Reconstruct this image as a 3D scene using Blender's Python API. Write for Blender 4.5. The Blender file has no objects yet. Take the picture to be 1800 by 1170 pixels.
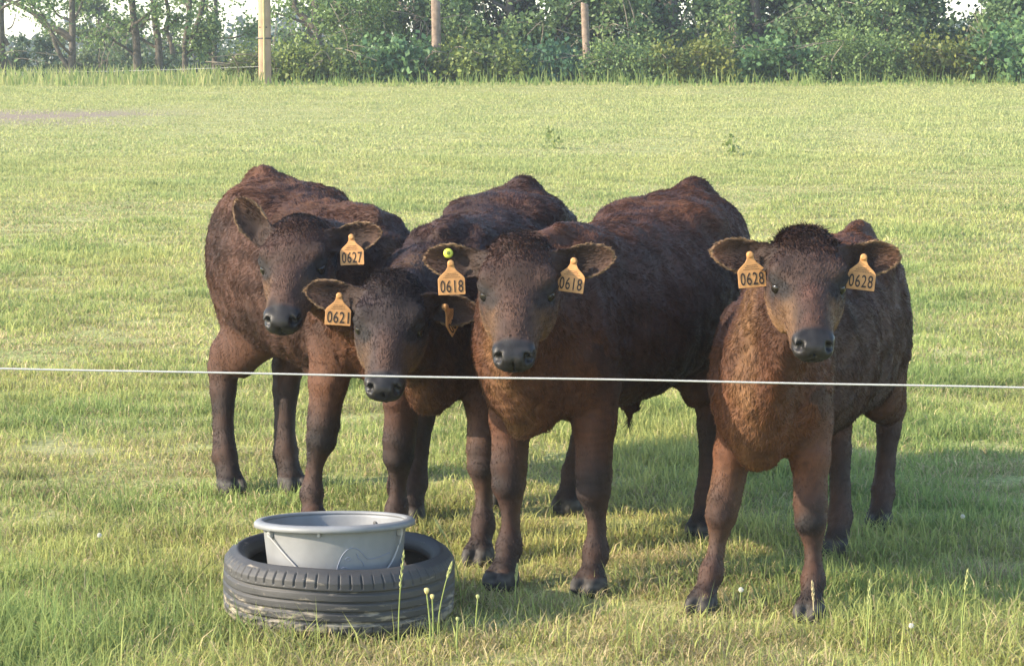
import bpy, bmesh, math, random
import numpy as np
from mathutils import Vector, Matrix

FUR = True
GRASS = 1.0
CALVES = True
BACKDROP = True

R = math.radians
rng = np.random.default_rng(7)
random.seed(7)
C = bpy.context.scene.collection
scn = bpy.context.scene

# ------------------------------------------------------------------ camera
FPX, HORIZON, CAMZ = 4300.0, 120.0, 1.42
PITCH = math.atan((585 - HORIZON) / FPX)
cd = bpy.data.cameras.new('camera')
cd.sensor_width = 36.0
cd.lens = FPX / 1800 * 36.0
cd.clip_start = 0.1
cd.clip_end = 6000
cam = bpy.data.objects.new('camera', cd)
C.objects.link(cam)
cam.location = (0, 0, CAMZ)
cam.rotation_euler = (R(90) - PITCH, 0, 0)
scn.camera = cam

# ------------------------------------------------------------------ sky, sun, exposure
SUN_EL, SUN_AZ = R(26), R(-106)          # azimuth from +Y towards +X
w = bpy.data.worlds.new('World')
scn.world = w
w.use_nodes = True
nt = w.node_tree
bg = nt.nodes['Background']
sky = nt.nodes.new('ShaderNodeTexSky')
sky.sky_type = 'NISHITA'
sky.sun_disc = False
sky.sun_elevation = SUN_EL
sky.sun_rotation = SUN_AZ % (2 * math.pi)
sky.dust_density = 0.5
sky.air_density = 1.0
nt.links.new(sky.outputs[0], bg.inputs[0])
bg.inputs[1].default_value = 0.15
sd = bpy.data.lights.new('sun', 'SUN')
sd.energy = 3.4
sd.angle = R(0.6)
sd.color = (1.0, 0.86, 0.66)
so = bpy.data.objects.new('sun', sd)
C.objects.link(so)
sdir = Vector((math.sin(SUN_AZ) * math.cos(SUN_EL), math.cos(SUN_AZ) * math.cos(SUN_EL), math.sin(SUN_EL)))
so.rotation_euler = sdir.to_track_quat('Z', 'Y').to_euler()
so.location = (-20, -6, 14)
vs = scn.view_settings
vs.view_transform = 'Standard'
vs.look = 'None'
vs.exposure = 1.62
vs.gamma = 1.0
scn.cycles.use_denoising = True
scn.cycles.max_bounces = 8
scn.cycles.transparent_max_bounces = 8

# ------------------------------------------------------------------ small helpers
def tag(o, label=None, cat=None, group=None, kind=None):
    if label: o['label'] = label
    if cat: o['category'] = cat
    if group: o['group'] = group
    if kind: o['kind'] = kind
    return o

def empty(name, loc=(0, 0, 0), rz=0.0):
    o = bpy.data.objects.new(name, None)
    C.objects.link(o)
    o.location = loc
    o.rotation_euler = (0, 0, rz)
    o.empty_display_size = 0.1
    return o

def np_mesh(name, V, quads=None, tris=None, smooth=True):
    """mesh from numpy arrays"""
    V = np.asarray(V, np.float32)
    nq = 0 if quads is None else len(quads)
    ntr = 0 if tris is None else len(tris)
    me = bpy.data.meshes.new(name)
    me.vertices.add(len(V))
    me.vertices.foreach_set('co', V.ravel())
    li = []
    if nq: li.append(np.asarray(quads, np.int32).ravel())
    if ntr: li.append(np.asarray(tris, np.int32).ravel())
    li = np.concatenate(li)
    me.loops.add(len(li))
    me.loops.foreach_set('vertex_index', li)
    me.polygons.add(nq + ntr)
    st = np.concatenate([np.arange(nq) * 4, nq * 4 + np.arange(ntr) * 3]).astype(np.int32)
    me.polygons.foreach_set('loop_start', st)
    me.polygons.foreach_set('use_smooth', np.full(nq + ntr, smooth, bool))
    me.update(calc_edges=True)
    me.validate(clean_customdata=False)
    return me

def set_col(me, col, name='col'):
    a = me.attributes.new(name, 'FLOAT_COLOR', 'POINT')
    c4 = np.ones((len(col), 4), np.float32)
    c4[:, :3] = col
    a.data.foreach_set('color', c4.ravel())

def set_float(me, val, name):
    a = me.attributes.new(name, 'FLOAT', 'POINT')
    a.data.foreach_set('value', np.asarray(val, np.float32))

def link(name, me, mat=None, parent=None, loc=None):
    o = bpy.data.objects.new(name, me)
    C.objects.link(o)
    if mat is not None:
        me.materials.append(mat)
    if parent is not None:
        o.parent = parent
    if loc is not None:
        o.location = loc
    return o

class Noise:
    """cheap smooth noise: sum of random sines, range about -1..1"""
    def __init__(s, seed, freq, dim=2, n=9):
        r = np.random.default_rng(seed)
        d = r.normal(size=(n, dim))
        d /= np.linalg.norm(d, axis=1)[:, None]
        s.k = (d * (freq * 2 * math.pi * r.uniform(0.5, 1.6, (n, 1)))).astype(np.float32)
        s.p = r.uniform(0, 6.28, n).astype(np.float32)
    def __call__(s, P):
        P = np.asarray(P, np.float32)
        return np.sin(P @ s.k.T + s.p).sum(1) / math.sqrt(len(s.p)) * 0.9

def smooth01(x, a, b):
    t = np.clip((np.asarray(x) - a) / (b - a), 0, 1)
    return t * t * (3 - 2 * t)

# ------------------------------------------------------------------ materials
def new_mat(name):
    m = bpy.data.materials.new(name)
    m.use_nodes = True
    return m, m.node_tree, m.node_tree.nodes['Principled BSDF']

def node(nt, t, **kw):
    n = nt.nodes.new(t)
    for k, v in kw.items():
        setattr(n, k, v)
    return n

def simple_mat(name, col, rough=0.6, spec=0.4, noise=0.0, nscale=40, bump=0.0, bscale=80, metal=0.0):
    m, t, b = new_mat(name)
    b.inputs['Base Color'].default_value = (*col, 1)
    b.inputs['Roughness'].default_value = rough
    b.inputs['Specular IOR Level'].default_value = spec
    b.inputs['Metallic'].default_value = metal
    tc = node(t, 'ShaderNodeTexCoord')
    if noise:
        nz = node(t, 'ShaderNodeTexNoise')
        nz.inputs['Scale'].default_value = nscale
        nz.inputs['Detail'].default_value = 6
        t.links.new(tc.outputs['Object'], nz.inputs['Vector'])
        mx = node(t, 'ShaderNodeMixRGB', blend_type='MULTIPLY')
        mx.inputs[0].default_value = 1
        mx.inputs[1].default_value = (*col, 1)
        cr = node(t, 'ShaderNodeMapRange')
        cr.inputs['From Min'].default_value = 0.3
        cr.inputs['From Max'].default_value = 0.7
        cr.inputs['To Min'].default_value = 1 - noise
        cr.inputs['To Max'].default_value = 1 + noise * 0.6
        t.links.new(nz.outputs[0], cr.inputs[0])
        t.links.new(cr.outputs[0], mx.inputs[2])
        t.links.new(mx.outputs[0], b.inputs['Base Color'])
    if bump:
        n2 = node(t, 'ShaderNodeTexNoise')
        n2.inputs['Scale'].default_value = bscale
        n2.inputs['Detail'].default_value = 5
        t.links.new(tc.outputs['Object'], n2.inputs['Vector'])
        bp = node(t, 'ShaderNodeBump')
        bp.inputs['Strength'].default_value = bump
        bp.inputs['Distance'].default_value = 0.01
        t.links.new(n2.outputs[0], bp.inputs['Height'])
        t.links.new(bp.outputs[0], b.inputs['Normal'])
    return m

def leafy_mat(name, transl=0.45, rough=0.55, spec=0.25):
    """leaf or blade: colour from the mesh attribute, light passes through"""
    m, t, b = new_mat(name)
    at = node(t, 'ShaderNodeAttribute', attribute_name='col')
    b.inputs['Roughness'].default_value = rough
    b.inputs['Specular IOR Level'].default_value = spec
    t.links.new(at.outputs['Color'], b.inputs['Base Color'])
    tr = node(t, 'ShaderNodeBsdfTranslucent')
    t.links.new(at.outputs['Color'], tr.inputs['Color'])
    mx = node(t, 'ShaderNodeMixShader')
    mx.inputs[0].default_value = transl
    t.links.new(b.outputs[0], mx.inputs[1])
    t.links.new(tr.outputs[0], mx.inputs[2])
    t.links.new(mx.outputs[0], t.nodes['Material Output'].inputs['Surface'])
    return m

M_grass = leafy_mat('grass_blades', 0.45, 0.6, 0.12)
M_leaf = leafy_mat('leaves', 0.35, 0.5, 0.3)
M_bark = simple_mat('bark', (0.11, 0.095, 0.075), 0.9, 0.15, 0.5, 14, 0.6, 30)
M_bark_pale = simple_mat('pale_twig_bark', (0.22, 0.19, 0.14), 0.9, 0.15, 0.4, 14)
M_post = simple_mat('weathered_wood', (0.27, 0.20, 0.15), 0.9, 0.1, 0.45, 9, 0.6, 22)
M_pole = simple_mat('pole_wood', (0.36, 0.255, 0.165), 0.85, 0.15, 0.25, 4, 0.4, 14)
M_cable = simple_mat('cable_guard', (0.42, 0.36, 0.17), 0.6, 0.3, 0.2, 9)
M_dark_metal = simple_mat('dark_metal', (0.05, 0.05, 0.05), 0.5, 0.4)
M_wire = simple_mat('galvanised_wire', (0.5, 0.5, 0.48), 0.4, 0.5)

# ------------------------------------------------------------------ ground
def ground_z(x, y):
    x = np.asarray(x, float); y = np.asarray(y, float)
    z = 0.032 * (np.minimum(y, 45.0) - 6.5)
    z = np.where(y > 45, z - 0.03 * np.minimum(y - 45, 60) + 0.00012 * np.minimum(y - 45, 60) ** 2, z)
    z = z + 0.012 * np.sin(0.9 * x + 0.4 * y) * np.sin(0.55 * y - 0.3 * x + 1.0) * np.clip((y - 8) / 8, 0, 1)
    return z

def unproj(u, v, zoff=0.0):
    """ground point seen at photograph pixel (u, v)"""
    dx, dy = (u - 900) / FPX, (585 - v) / FPX
    d = Vector((dx, math.cos(PITCH) + math.sin(PITCH) * dy, -math.sin(PITCH) + math.cos(PITCH) * dy))
    lo, hi = 1.0, 80.0
    for _ in range(60):
        mid = (lo + hi) / 2
        p = Vector((0, 0, CAMZ)) + d * mid
        if p.z > float(ground_z(p.x, p.y)) + zoff: lo = mid
        else: hi = mid
    return Vector((0, 0, CAMZ)) + d * lo

def at_depth(u, v, y):
    """point at world depth y seen at photograph pixel (u, v)"""
    dx, dy = (u - 900) / FPX, (585 - v) / FPX
    d = Vector((dx, math.cos(PITCH) + math.sin(PITCH) * dy, -math.sin(PITCH) + math.cos(PITCH) * dy))
    return Vector((0, 0, CAMZ)) + d * (y / d.y)

def build_ground():
    ys = np.concatenate([np.linspace(-6, 60, 190), 60 * (1.12 ** np.arange(1, 19))])
    xs = np.concatenate([-30 * (1.17 ** np.arange(14, 0, -1)), np.linspace(-30, 30, 121), 30 * (1.17 ** np.arange(1, 15))])
    X, Y = np.meshgrid(xs, ys)
    Z = ground_z(X, Y)
    V = np.stack([X.ravel(), Y.ravel(), Z.ravel()], 1)
    nx, ny = len(xs), len(ys)
    i = (np.arange(ny - 1)[:, None] * nx + np.arange(nx - 1)[None, :]).ravel()
    me = np_mesh('field', V, np.stack([i, i + 1, i + nx + 1, i + nx], 1))
    m, t, b = new_mat('turf_soil')
    b.inputs['Roughness'].default_value = 0.95
    b.inputs['Specular IOR Level'].default_value = 0.1
    tc = node(t, 'ShaderNodeTexCoord')
    n1 = node(t, 'ShaderNodeTexNoise'); n1.inputs['Scale'].default_value = 1.3; n1.inputs['Detail'].default_value = 8
    n2 = node(t, 'ShaderNodeTexNoise'); n2.inputs['Scale'].default_value = 38; n2.inputs['Detail'].default_value = 6
    t.links.new(tc.outputs['Object'], n1.inputs['Vector'])
    t.links.new(tc.outputs['Object'], n2.inputs['Vector'])
    r1 = node(t, 'ShaderNodeValToRGB')
    r1.color_ramp.elements[0].position = 0.35; r1.color_ramp.elements[0].color = (0.27, 0.30, 0.105, 1)
    r1.color_ramp.elements[1].position = 0.65; r1.color_ramp.elements[1].color = (0.38, 0.37, 0.16, 1)
    t.links.new(n1.outputs[0], r1.inputs[0])
    r2 = node(t, 'ShaderNodeMapRange'); r2.inputs['To Min'].default_value = 0.55; r2.inputs['To Max'].default_value = 1.3
    r2.inputs['From Min'].default_value = 0.3; r2.inputs['From Max'].default_value = 0.7
    t.links.new(n2.outputs[0], r2.inputs[0])
    mx = node(t, 'ShaderNodeMixRGB', blend_type='MULTIPLY'); mx.inputs[0].default_value = 1
    t.links.new(r1.outputs[0], mx.inputs[1]); t.links.new(r2.outputs[0], mx.inputs[2])
    # bare trodden strip: a mesh attribute marks where the soil lies open
    at = node(t, 'ShaderNodeAttribute', attribute_name='bare')
    mb = node(t, 'ShaderNodeMixRGB'); mb.inputs[2].default_value = (0.25, 0.195, 0.15, 1)
    t.links.new(at.outputs['Fac'], mb.inputs[0]); t.links.new(mx.outputs[0], mb.inputs[1])
    t.links.new(mb.outputs[0], b.inputs['Base Color'])
    set_float(me, bare_amount(V[:, 0], V[:, 1]), 'bare')
    o = link('field', me, m)
    tag(o, kind='structure')
    return o

_nb = Noise(5, 0.35, 2)
def bare_amount(x, y):
    x = np.asarray(x, float); y = np.asarray(y, float)
    n = _nb(np.stack([x, y], 1).reshape(-1, 2)).reshape(x.shape)
    b = np.exp(-((y - 31.6 - 0.5 * n) / 1.7) ** 2) * smooth01(-x, 3.6 + 0.6 * n, 5.4)
    b2 = 0.9 * np.exp(-(((x + 1.66) / 0.16) ** 2 + ((y - 8.75) / 0.3) ** 2))
    return np.clip(b + b2, 0, 1)

# ------------------------------------------------------------------ grass
TYRE_C = unproj(590, 1040)
TYRE_C = Vector((-0.452, 6.27, 0.0))

def blades(P, H, W, lean, ang, twist, col):
    """five-vertex bent blades"""
    n = len(P)
    d = np.stack([np.cos(ang), np.sin(ang), np.zeros(n)], 1)
    sd_ = np.stack([np.cos(twist), np.sin(twist), np.zeros(n)], 1)
    up = np.array([0, 0, 1.0])
    hw = (W / 2)[:, None] * sd_
    mid = P + up * (H * 0.55 * np.cos(lean * 0.5))[:, None] + d * (H * 0.55 * np.sin(lean * 0.5))[:, None]
    tip = mid + up * (H * 0.5 * np.cos(lean * 1.45))[:, None] + d * (H * 0.5 * np.sin(lean * 1.45))[:, None]
    V = np.empty((n, 5, 3), np.float32)
    V[:, 0] = P - hw; V[:, 1] = P + hw
    V[:, 2] = mid + hw * 0.8; V[:, 3] = mid - hw * 0.8
    V[:, 4] = tip
    Cc = np.repeat(col[:, None, :], 5, 1)
    return V, Cc

_n1, _n2, _n3 = Noise(11, 0.55, 2), Noise(12, 2.2, 2), Noise(13, 0.18, 2)

_n4, _n5 = Noise(21, 0.42, 2, 12), Noise(23, 0.9, 2, 12)
def dry_amount(x, y):
    a = np.exp(-(((x + 3.6) / 2.6) ** 2 + ((y - 32) / 4.5) ** 2)) * 0.9
    b = np.exp(-(((x - 1.0) / 4.5) ** 2 + ((y - 40) / 2.5) ** 2)) * 0.55
    c = np.exp(-(((x - 1.36) / 0.20) ** 2 + ((y - 6.75) / 0.10) ** 2)) * 0.8
    d = np.exp(-(((x - 0.45) / 0.25) ** 2 + ((y - 6.95) / 0.12) ** 2)) * 0.7
    e = np.exp(-(((x + 1.3) / 0.5) ** 2 + ((y - 8.2) / 0.8) ** 2)) * 0.5
    return np.clip(a + b + c + d + e + 0.30 * smooth01(_n5(np.stack([x, y], 1) + 3.0), 0.45, 1.1) + 0.25 * np.clip(_n1(np.stack([x, y], 1) + 37.0), 0, 1) + 0.65 * smooth01(_n3(np.stack([x, y], 1) * 1.5 + 11.0), 0.3, 1.0), 0, 1)

def grass_zone(y0, y1, dens, h0, h1, wid, xpad, straw):
    area_pts = []
    inner = lambda y: 0.215 * y + xpad
    hwid = lambda y: 0.215 * y + xpad + 3.2
    A = (hwid(y0) + hwid(y1)) * (y1 - y0)
    n = int(A * dens * GRASS)
    y = rng.uniform(y0, y1, int(n * 2 * hwid(y1) * (y1 - y0) / A))
    x = rng.uniform(-1, 1, len(y)) * hwid(y1)
    k = (np.abs(x) < hwid(y)) & ((np.abs(x) < inner(y)) | (rng.uniform(0, 1, len(x)) < 0.38))
    x, y = x[k], y[k]
    P2 = np.stack([x, y], 1)
    clump = _n2(P2)
    keep = rng.uniform(0, 1, len(x)) < np.clip(0.8 + 0.35 * clump, 0.25, 1)
    keep &= rng.uniform(0, 1, len(x)) > bare_amount(x, y) * 0.93
    rt = np.hypot(x - TYRE_C.x, y - TYRE_C.y)
    keep &= rt > 0.27
    x, y, P2, clump = x[keep], y[keep], P2[keep], clump[keep]
    n = len(x)
    a1, a3 = _n1(P2), _n3(P2)
    P = np.stack([x, y, ground_z(x, y) - 0.006], 1)
    yel = np.clip(0.50 + 0.36 * a1 + 0.16 * a3 + rng.normal(0, 0.17, n) - 0.10 * clump, 0, 1)
    isst = rng.uniform(0, 1, n) < np.clip(straw + 0.10 * a1 + 0.06 * a3, 0.03, 0.8)
    dry = dry_amount(x, y)
    lush = smooth01(_n4(P2), 0.35, 0.95) * (1 - dry)
    isst |= rng.uniform(0, 1, n) < dry * 0.75
    isst &= rng.uniform(0, 1, n) > lush * 0.8
    yel = np.clip(yel - 0.18 * lush, 0, 1)
    H = rng.uniform(h0, h1, n) * (1 + 0.22 * clump) * (1 + 0.40 * lush - 0.35 * dry) * (1 - 0.2 * a1 * 0.5)
    tall = rng.uniform(0, 1, n) < 0.02
    H = np.where(tall, H * 1.6, H)
    lean = np.abs(rng.normal(0.85, 0.5, n)) + isst * 0.5
    H = H * (1 + 0.45 * smooth01(-y, -6.6, -5.9))
    lean = np.clip(lean, 0.05, 1.5)
    ang = rng.uniform(0, 6.28, n)
    tw = rng.uniform(0, 3.14, n)
    W = wid * rng.uniform(0.6, 1.4, n)
    g = np.array([0.265, 0.335, 0.110]); yg = np.array([0.52, 0.500, 0.170]); st = np.array([0.62, 0.51, 0.280])
    col = g[None] * (1 - yel[:, None]) + yg[None] * yel[:, None]
    col = np.where(isst[:, None], st[None] * rng.uniform(0.6, 1.1, n)[:, None], col)
    col = col * (rng.uniform(0.8, 1.15, n) * (1 + 0.10 * _n5(P2)))[:, None]
    # the far half of the paddock is grazed paler and drier
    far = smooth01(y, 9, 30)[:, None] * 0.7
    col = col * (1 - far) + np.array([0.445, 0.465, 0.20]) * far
    return blades(P, H, W, lean, ang, tw, col.astype(np.float32))

def blade_object(name, parts, label=None):
    V = np.concatenate([p[0] for p in parts]).reshape(-1, 3)
    Cc = np.concatenate([p[1] for p in parts]).reshape(-1, 3)
    n = len(V) // 5
    b = np.arange(n, dtype=np.int32)[:, None] * 5
    me = np_mesh(name, V, b + np.array([[0, 1, 2, 3]]), b + np.array([[3, 2, 4]]), smooth=True)
    set_col(me, Cc)
    o = link(name, me, M_grass)
    return o

def build_grass():
    z = [grass_zone(4.8, 7.4, 14000, 0.030, 0.085, 0.0036, 0.35, 0.20),
         grass_zone(7.4, 10.5, 12000, 0.025, 0.065, 0.0042, 0.4, 0.26),
         grass_zone(10.5, 15, 7000, 0.022, 0.055, 0.0058, 0.5, 0.26),
         grass_zone(15, 24, 3600, 0.022, 0.050, 0.0085, 0.8, 0.28),
         grass_zone(24, 45, 1300, 0.022, 0.050, 0.014, 1.2, 0.36)]
    o = blade_object('grass', z)
    tag(o, 'short sunlit pasture grass mixed with dry straw covering the whole field', 'grass', kind='stuff')
    # rank unmown grass along the crest, mostly at the open end by the pole
    n = int(9000 * max(GRASS, 0.3))
    x = rng.uniform(-12, 11, n)
    y = rng.uniform(41.2, 45.5, n)
    dens = np.where(x < -4, 1.0, 0.75) * np.clip(0.7 + 0.4 * _n1(np.stack([x, y], 1) * 2.2), 0.1, 1)
    k = rng.uniform(0, 1, n) < dens
    x, y = x[k], y[k]; n = len(x)
    P = np.stack([x, y, ground_z(x, y) - 0.01], 1)
    H = rng.uniform(0.12, 0.34, n) * np.where(x < -4.2, 1.0, np.where(y > 42.4, 1.15, 0.6))
    tone = rng.uniform(0, 1, (n, 1))
    tone = np.where((x > -4.2)[:, None], tone * 0.45, tone)
    col = np.array([0.20, 0.30, 0.08]) * (1 - tone) + np.array([0.48, 0.45, 0.19]) * tone
    o2 = blade_object('tall_grass', [blades(P, H, rng.uniform(0.012, 0.03, n), np.abs(rng.normal(0.35, 0.25, n)),
                                            rng.uniform(0, 6.28, n), rng.uniform(-0.6, 0.6, n), col.astype(np.float32))])
    tag(o2, 'tall pale uncut grass along the far crest below the hedge', 'grass', kind='stuff')

# ------------------------------------------------------------------ signed-distance body modelling
def seg_tube(Pts, a, b, lat, n=2.2, k=0.0):
    """tube along a polyline; a = half width along lat, b = half width across it"""
    return ('tube', np.asarray(Pts, float), np.asarray(a, float), np.asarray(b, float), np.asarray(lat, float), n, k)

def ell(c, r, M=None):
    return ('ell', np.asarray(c, float), np.asarray(r, float), np.eye(3) if M is None else np.asarray(M, float))

class Field:
    def __init__(s, lo, hi, h):
        s.h = h
        s.lo = np.asarray(lo, float)
        s.n = np.ceil((np.asarray(hi) - s.lo) / h).astype(int) + 1
        s.f = np.full(tuple(s.n), 1.0, np.float32)
        s.lab = np.zeros(tuple(s.n), np.int8)
        s.ax = [(s.lo[i] + h * np.arange(s.n[i])).astype(np.float32) for i in range(3)]
    def box(s, lo, hi):
        i0 = np.clip(np.floor((np.asarray(lo) - s.lo) / s.h).astype(int), 0, s.n - 1)
        i1 = np.clip(np.ceil((np.asarray(hi) - s.lo) / s.h).astype(int) + 1, 1, s.n)
        sl = tuple(slice(i0[i], i1[i]) for i in range(3))
        G = (s.ax[0][sl[0]][:, None, None], s.ax[1][sl[1]][None, :, None], s.ax[2][sl[2]][None, None, :])
        return sl, G
    def merge(s, sl, d, k, lab, sub=False):
        cur = s.f[sl]
        if sub:
            d = -d
            hh = np.maximum(k - np.abs(cur - d), 0) / k
            s.f[sl] = np.maximum(cur, d) + hh * hh * k * 0.25
        else:
            hh = np.maximum(k - np.abs(cur - d), 0) / k
            if lab is not None:
                s.lab[sl] = np.where(d < cur, lab, s.lab[sl])
            s.f[sl] = np.minimum(cur, d) - hh * hh * k * 0.25
    def add(s, prim, k=0.03, lab=None, sub=False):
        m = k + 2.5 * s.h
        if prim[0] == 'ell':
            _, c, r, M = prim
            e = np.sqrt(((M * r[None, :]) ** 2).sum(1))
            sl, (X, Y, Z) = s.box(c - e - m, c + e + m)
            X, Y, Z = X - c[0], Y - c[1], Z - c[2]
            q = [X * M[0, i] + Y * M[1, i] + Z * M[2, i] for i in range(3)]
            rr = np.sqrt((q[0] / r[0]) ** 2 + (q[1] / r[1]) ** 2 + (q[2] / r[2]) ** 2) + 1e-6
            L = np.sqrt(X * X + Y * Y + Z * Z)
            d = np.where(rr > 1e-3, L * (1 - 1 / rr), -r.min())
            s.merge(sl, d.astype(np.float32), k, lab, sub)
        elif prim[0] == 'tube':
            _, P, a, b, lat, n, kk = prim
            ext = max(a.max(), b.max()) + m
            sl0, _ = s.box(P.min(0) - ext, P.max(0) + ext)
            shp = tuple(x.stop - x.start for x in sl0)
            D = np.full(shp, 1.0, np.float32)
            off = [x.start for x in sl0]
            for i in range(len(P) - 1):
                p0, p1 = P[i], P[i + 1]
                e = max(a[i], a[i + 1], b[i], b[i + 1]) + m
                sl, (X, Y, Z) = s.box(np.minimum(p0, p1) - e, np.maximum(p0, p1) + e)
                dv = p1 - p0
                ln = np.linalg.norm(dv); dn = dv / ln
                lt = lat if lat.ndim == 1 else (lat[i] + lat[i + 1])
                lt = lt - dn * (lt @ dn); lt = lt / np.linalg.norm(lt)
                up = np.cross(dn, lt)
                X, Y, Z = X - p0[0], Y - p0[1], Z - p0[2]
                t_ = X * dn[0] + Y * dn[1] + Z * dn[2]
                tc_ = np.clip(t_, 0, ln)
                qd = np.abs(t_ - tc_)
                tt = tc_ / ln
                A = a[i] + (a[i + 1] - a[i]) * tt
                B = b[i] + (b[i + 1] - b[i]) * tt
                ql = np.abs(X * lt[0] + Y * lt[1] + Z * lt[2])
                qu = np.abs(X * up[0] + Y * up[1] + Z * up[2])
                Em = np.minimum(A, B)
                rr = ((ql / A) ** n + (qu / B) ** n + (qd / Em) ** n) ** (1 / n) + 1e-6
                L = np.sqrt(ql * ql + qu * qu + qd * qd)
                d = np.where(rr > 1e-3, L * (1 - 1 / rr), -Em)
                ss = tuple(slice(sl[j].start - off[j], sl[j].stop - off[j]) for j in range(3))
                cur = D[ss]
                k2 = 0.012
                hh = np.maximum(k2 - np.abs(cur - d), 0) / k2
                D[ss] = np.minimum(cur, d) - hh * hh * k2 * 0.25
            s.merge(sl0, D, k, lab, sub)
    def add_custom(s, lo, hi, fn, k, lab):
        sl, (X, Y, Z) = s.box(lo, hi)
        s.merge(sl, fn(X, Y, Z).astype(np.float32), k, lab)
    def mesh(s):
        """naive surface nets"""
        f = s.f
        sg = f < 0
        nx, ny, nz = f.shape
        c = np.zeros((nx - 1, ny - 1, nz - 1), np.int8)
        for i in (0, 1):
            for j in (0, 1):
                for k in (0, 1):
                    c += sg[i:nx - 1 + i, j:ny - 1 + j, k:nz - 1 + k]
        I, J, K = np.nonzero((c > 0) & (c < 8))
        idx = np.full(c.shape, -1, np.int32)
        idx[I, J, K] = np.arange(len(I))
        acc = np.zeros((len(I), 3)); cnt = np.zeros(len(I))
        corners = [(i, j, k) for i in (0, 1) for j in (0, 1) for k in (0, 1)]
        val = {o: f[I + o[0], J + o[1], K + o[2]] for o in corners}
        for o in corners:
            for ax in range(3):
                if o[ax] == 0:
                    o2 = list(o); o2[ax] = 1; o2 = tuple(o2)
                    v0, v1 = val[o], val[o2]
                    mk = (v0 < 0) != (v1 < 0)
                    t = np.where(mk, v0 / np.where(mk, v0 - v1, 1), 0)
                    p = np.array(o, float)[None] + np.zeros((len(I), 3))
                    p[:, ax] = t
                    acc += p * mk[:, None]; cnt += mk
        V = (acc / cnt[:, None] + np.stack([I, J, K], 1)) * s.h + s.lo
        lab = s.lab[I, J, K]
        Q = []
        for ax in range(3):
            A = [slice(None)] * 3; B = [slice(None)] * 3
            A[ax] = slice(0, -1); B[ax] = slice(1, None)
            a_, b_ = sg[tuple(A)], sg[tuple(B)]
            E = np.stack(np.nonzero(a_ != b_), 1)
            u, v = (ax + 1) % 3, (ax + 2) % 3
            E = E[(E[:, u] > 0) & (E[:, v] > 0) & (E[:, u] < s.n[u] - 1) & (E[:, v] < s.n[v] - 1)]
            q = []
            for du, dv in ((-1, -1), (0, -1), (0, 0), (-1, 0)):
                e = E.copy(); e[:, u] += du; e[:, v] += dv
                q.append(idx[e[:, 0], e[:, 1], e[:, 2]])
            q = np.stack(q, 1)
            flip = ~sg[E[:, 0], E[:, 1], E[:, 2]]
            q[flip] = q[flip][:, ::-1]
            Q.append(q)
        return V, np.concatenate(Q), lab

def relax(V, Q, w, it=2):
    n = len(V)
    e = np.concatenate([Q[:, [0, 1]], Q[:, [1, 2]], Q[:, [2, 3]], Q[:, [3, 0]]])
    e = np.concatenate([e, e[:, ::-1]])
    deg = np.maximum(np.bincount(e[:, 0], minlength=n), 1)
    for _ in range(it):
        S = np.stack([np.bincount(e[:, 0], V[e[:, 1], i], minlength=n) for i in range(3)], 1) / deg[:, None]
        V = V + (S - V) * (w[:, None] if np.ndim(w) else w)
    return V

def vnormals(V, Q):
    fn = np.cross(V[Q[:, 2]] - V[Q[:, 0]], V[Q[:, 3]] - V[Q[:, 1]])
    N = np.stack([sum(np.bincount(Q[:, j], fn[:, i], minlength=len(V)) for j in range(4)) for i in range(3)], 1)
    return N / (np.linalg.norm(N, axis=1)[:, None] + 1e-12), np.linalg.norm(fn, axis=1) * 0.5

def unit(v):
    v = np.asarray(v, float)
    return v / np.linalg.norm(v)

# ------------------------------------------------------------------ calf materials
def body_mat():
    m, t, b = new_mat('calf_hide')
    at = node(t, 'ShaderNodeAttribute', attribute_name='col')
    t.links.new(at.outputs['Color'], b.inputs['Base Color'])
    wet = node(t, 'ShaderNodeAttribute', attribute_name='wet')
    mr = node(t, 'ShaderNodeMapRange'); mr.inputs['To Min'].default_value = 0.75; mr.inputs['To Max'].default_value = 0.44
    t.links.new(wet.outputs['Fac'], mr.inputs[0])
    t.links.new(mr.outputs[0], b.inputs['Roughness'])
    b.inputs['Specular IOR Level'].default_value = 0.28
    tc = node(t, 'ShaderNodeTexCoord')
    v = node(t, 'ShaderNodeTexVoronoi'); v.inputs['Scale'].default_value = 330
    t.links.new(tc.outputs['Object'], v.inputs['Vector'])
    bp = node(t, 'ShaderNodeBump'); bp.inputs['Strength'].default_value = 0.22; bp.inputs['Distance'].default_value = 0.0012
    t.links.new(v.outputs['Distance'], bp.inputs['Height'])
    t.links.new(bp.outputs[0], b.inputs['Normal'])
    return m

def fur_mat():
    m, t, b = new_mat('calf_hair')
    at = node(t, 'ShaderNodeAttribute', attribute_name='col')
    t.links.new(at.outputs['Color'], b.inputs['Base Color'])
    b.inputs['Roughness'].default_value = 0.45
    b.inputs['Specular IOR Level'].default_value = 0.15
    return m

M_hide, M_fur = body_mat(), fur_mat()
M_eye = simple_mat('eye_wet', (0.010, 0.008, 0.007), 0.18, 0.4)
M_tag = simple_mat('tag_plastic', (0.52, 0.26, 0.095), 0.5, 0.3, 0.3, 45)
M_ink = simple_mat('tag_ink', (0.03, 0.02, 0.015), 0.6, 0.3)
M_stud = simple_mat('stud_plastic', (0.42, 0.46, 0.06), 0.5, 0.4)
M_studmark = simple_mat('stud_mark', (0.10, 0.13, 0.02), 0.5, 0.3)

def tag_outline():
    h = [(0.034, 0.0), (0.0345, 0.003), (0.0345, 0.040), (0.031, 0.046), (0.0135, 0.062), (0.009, 0.070), (0.0075, 0.084)]
    return h + [(-x, y) for x, y in reversed(h)]

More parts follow.
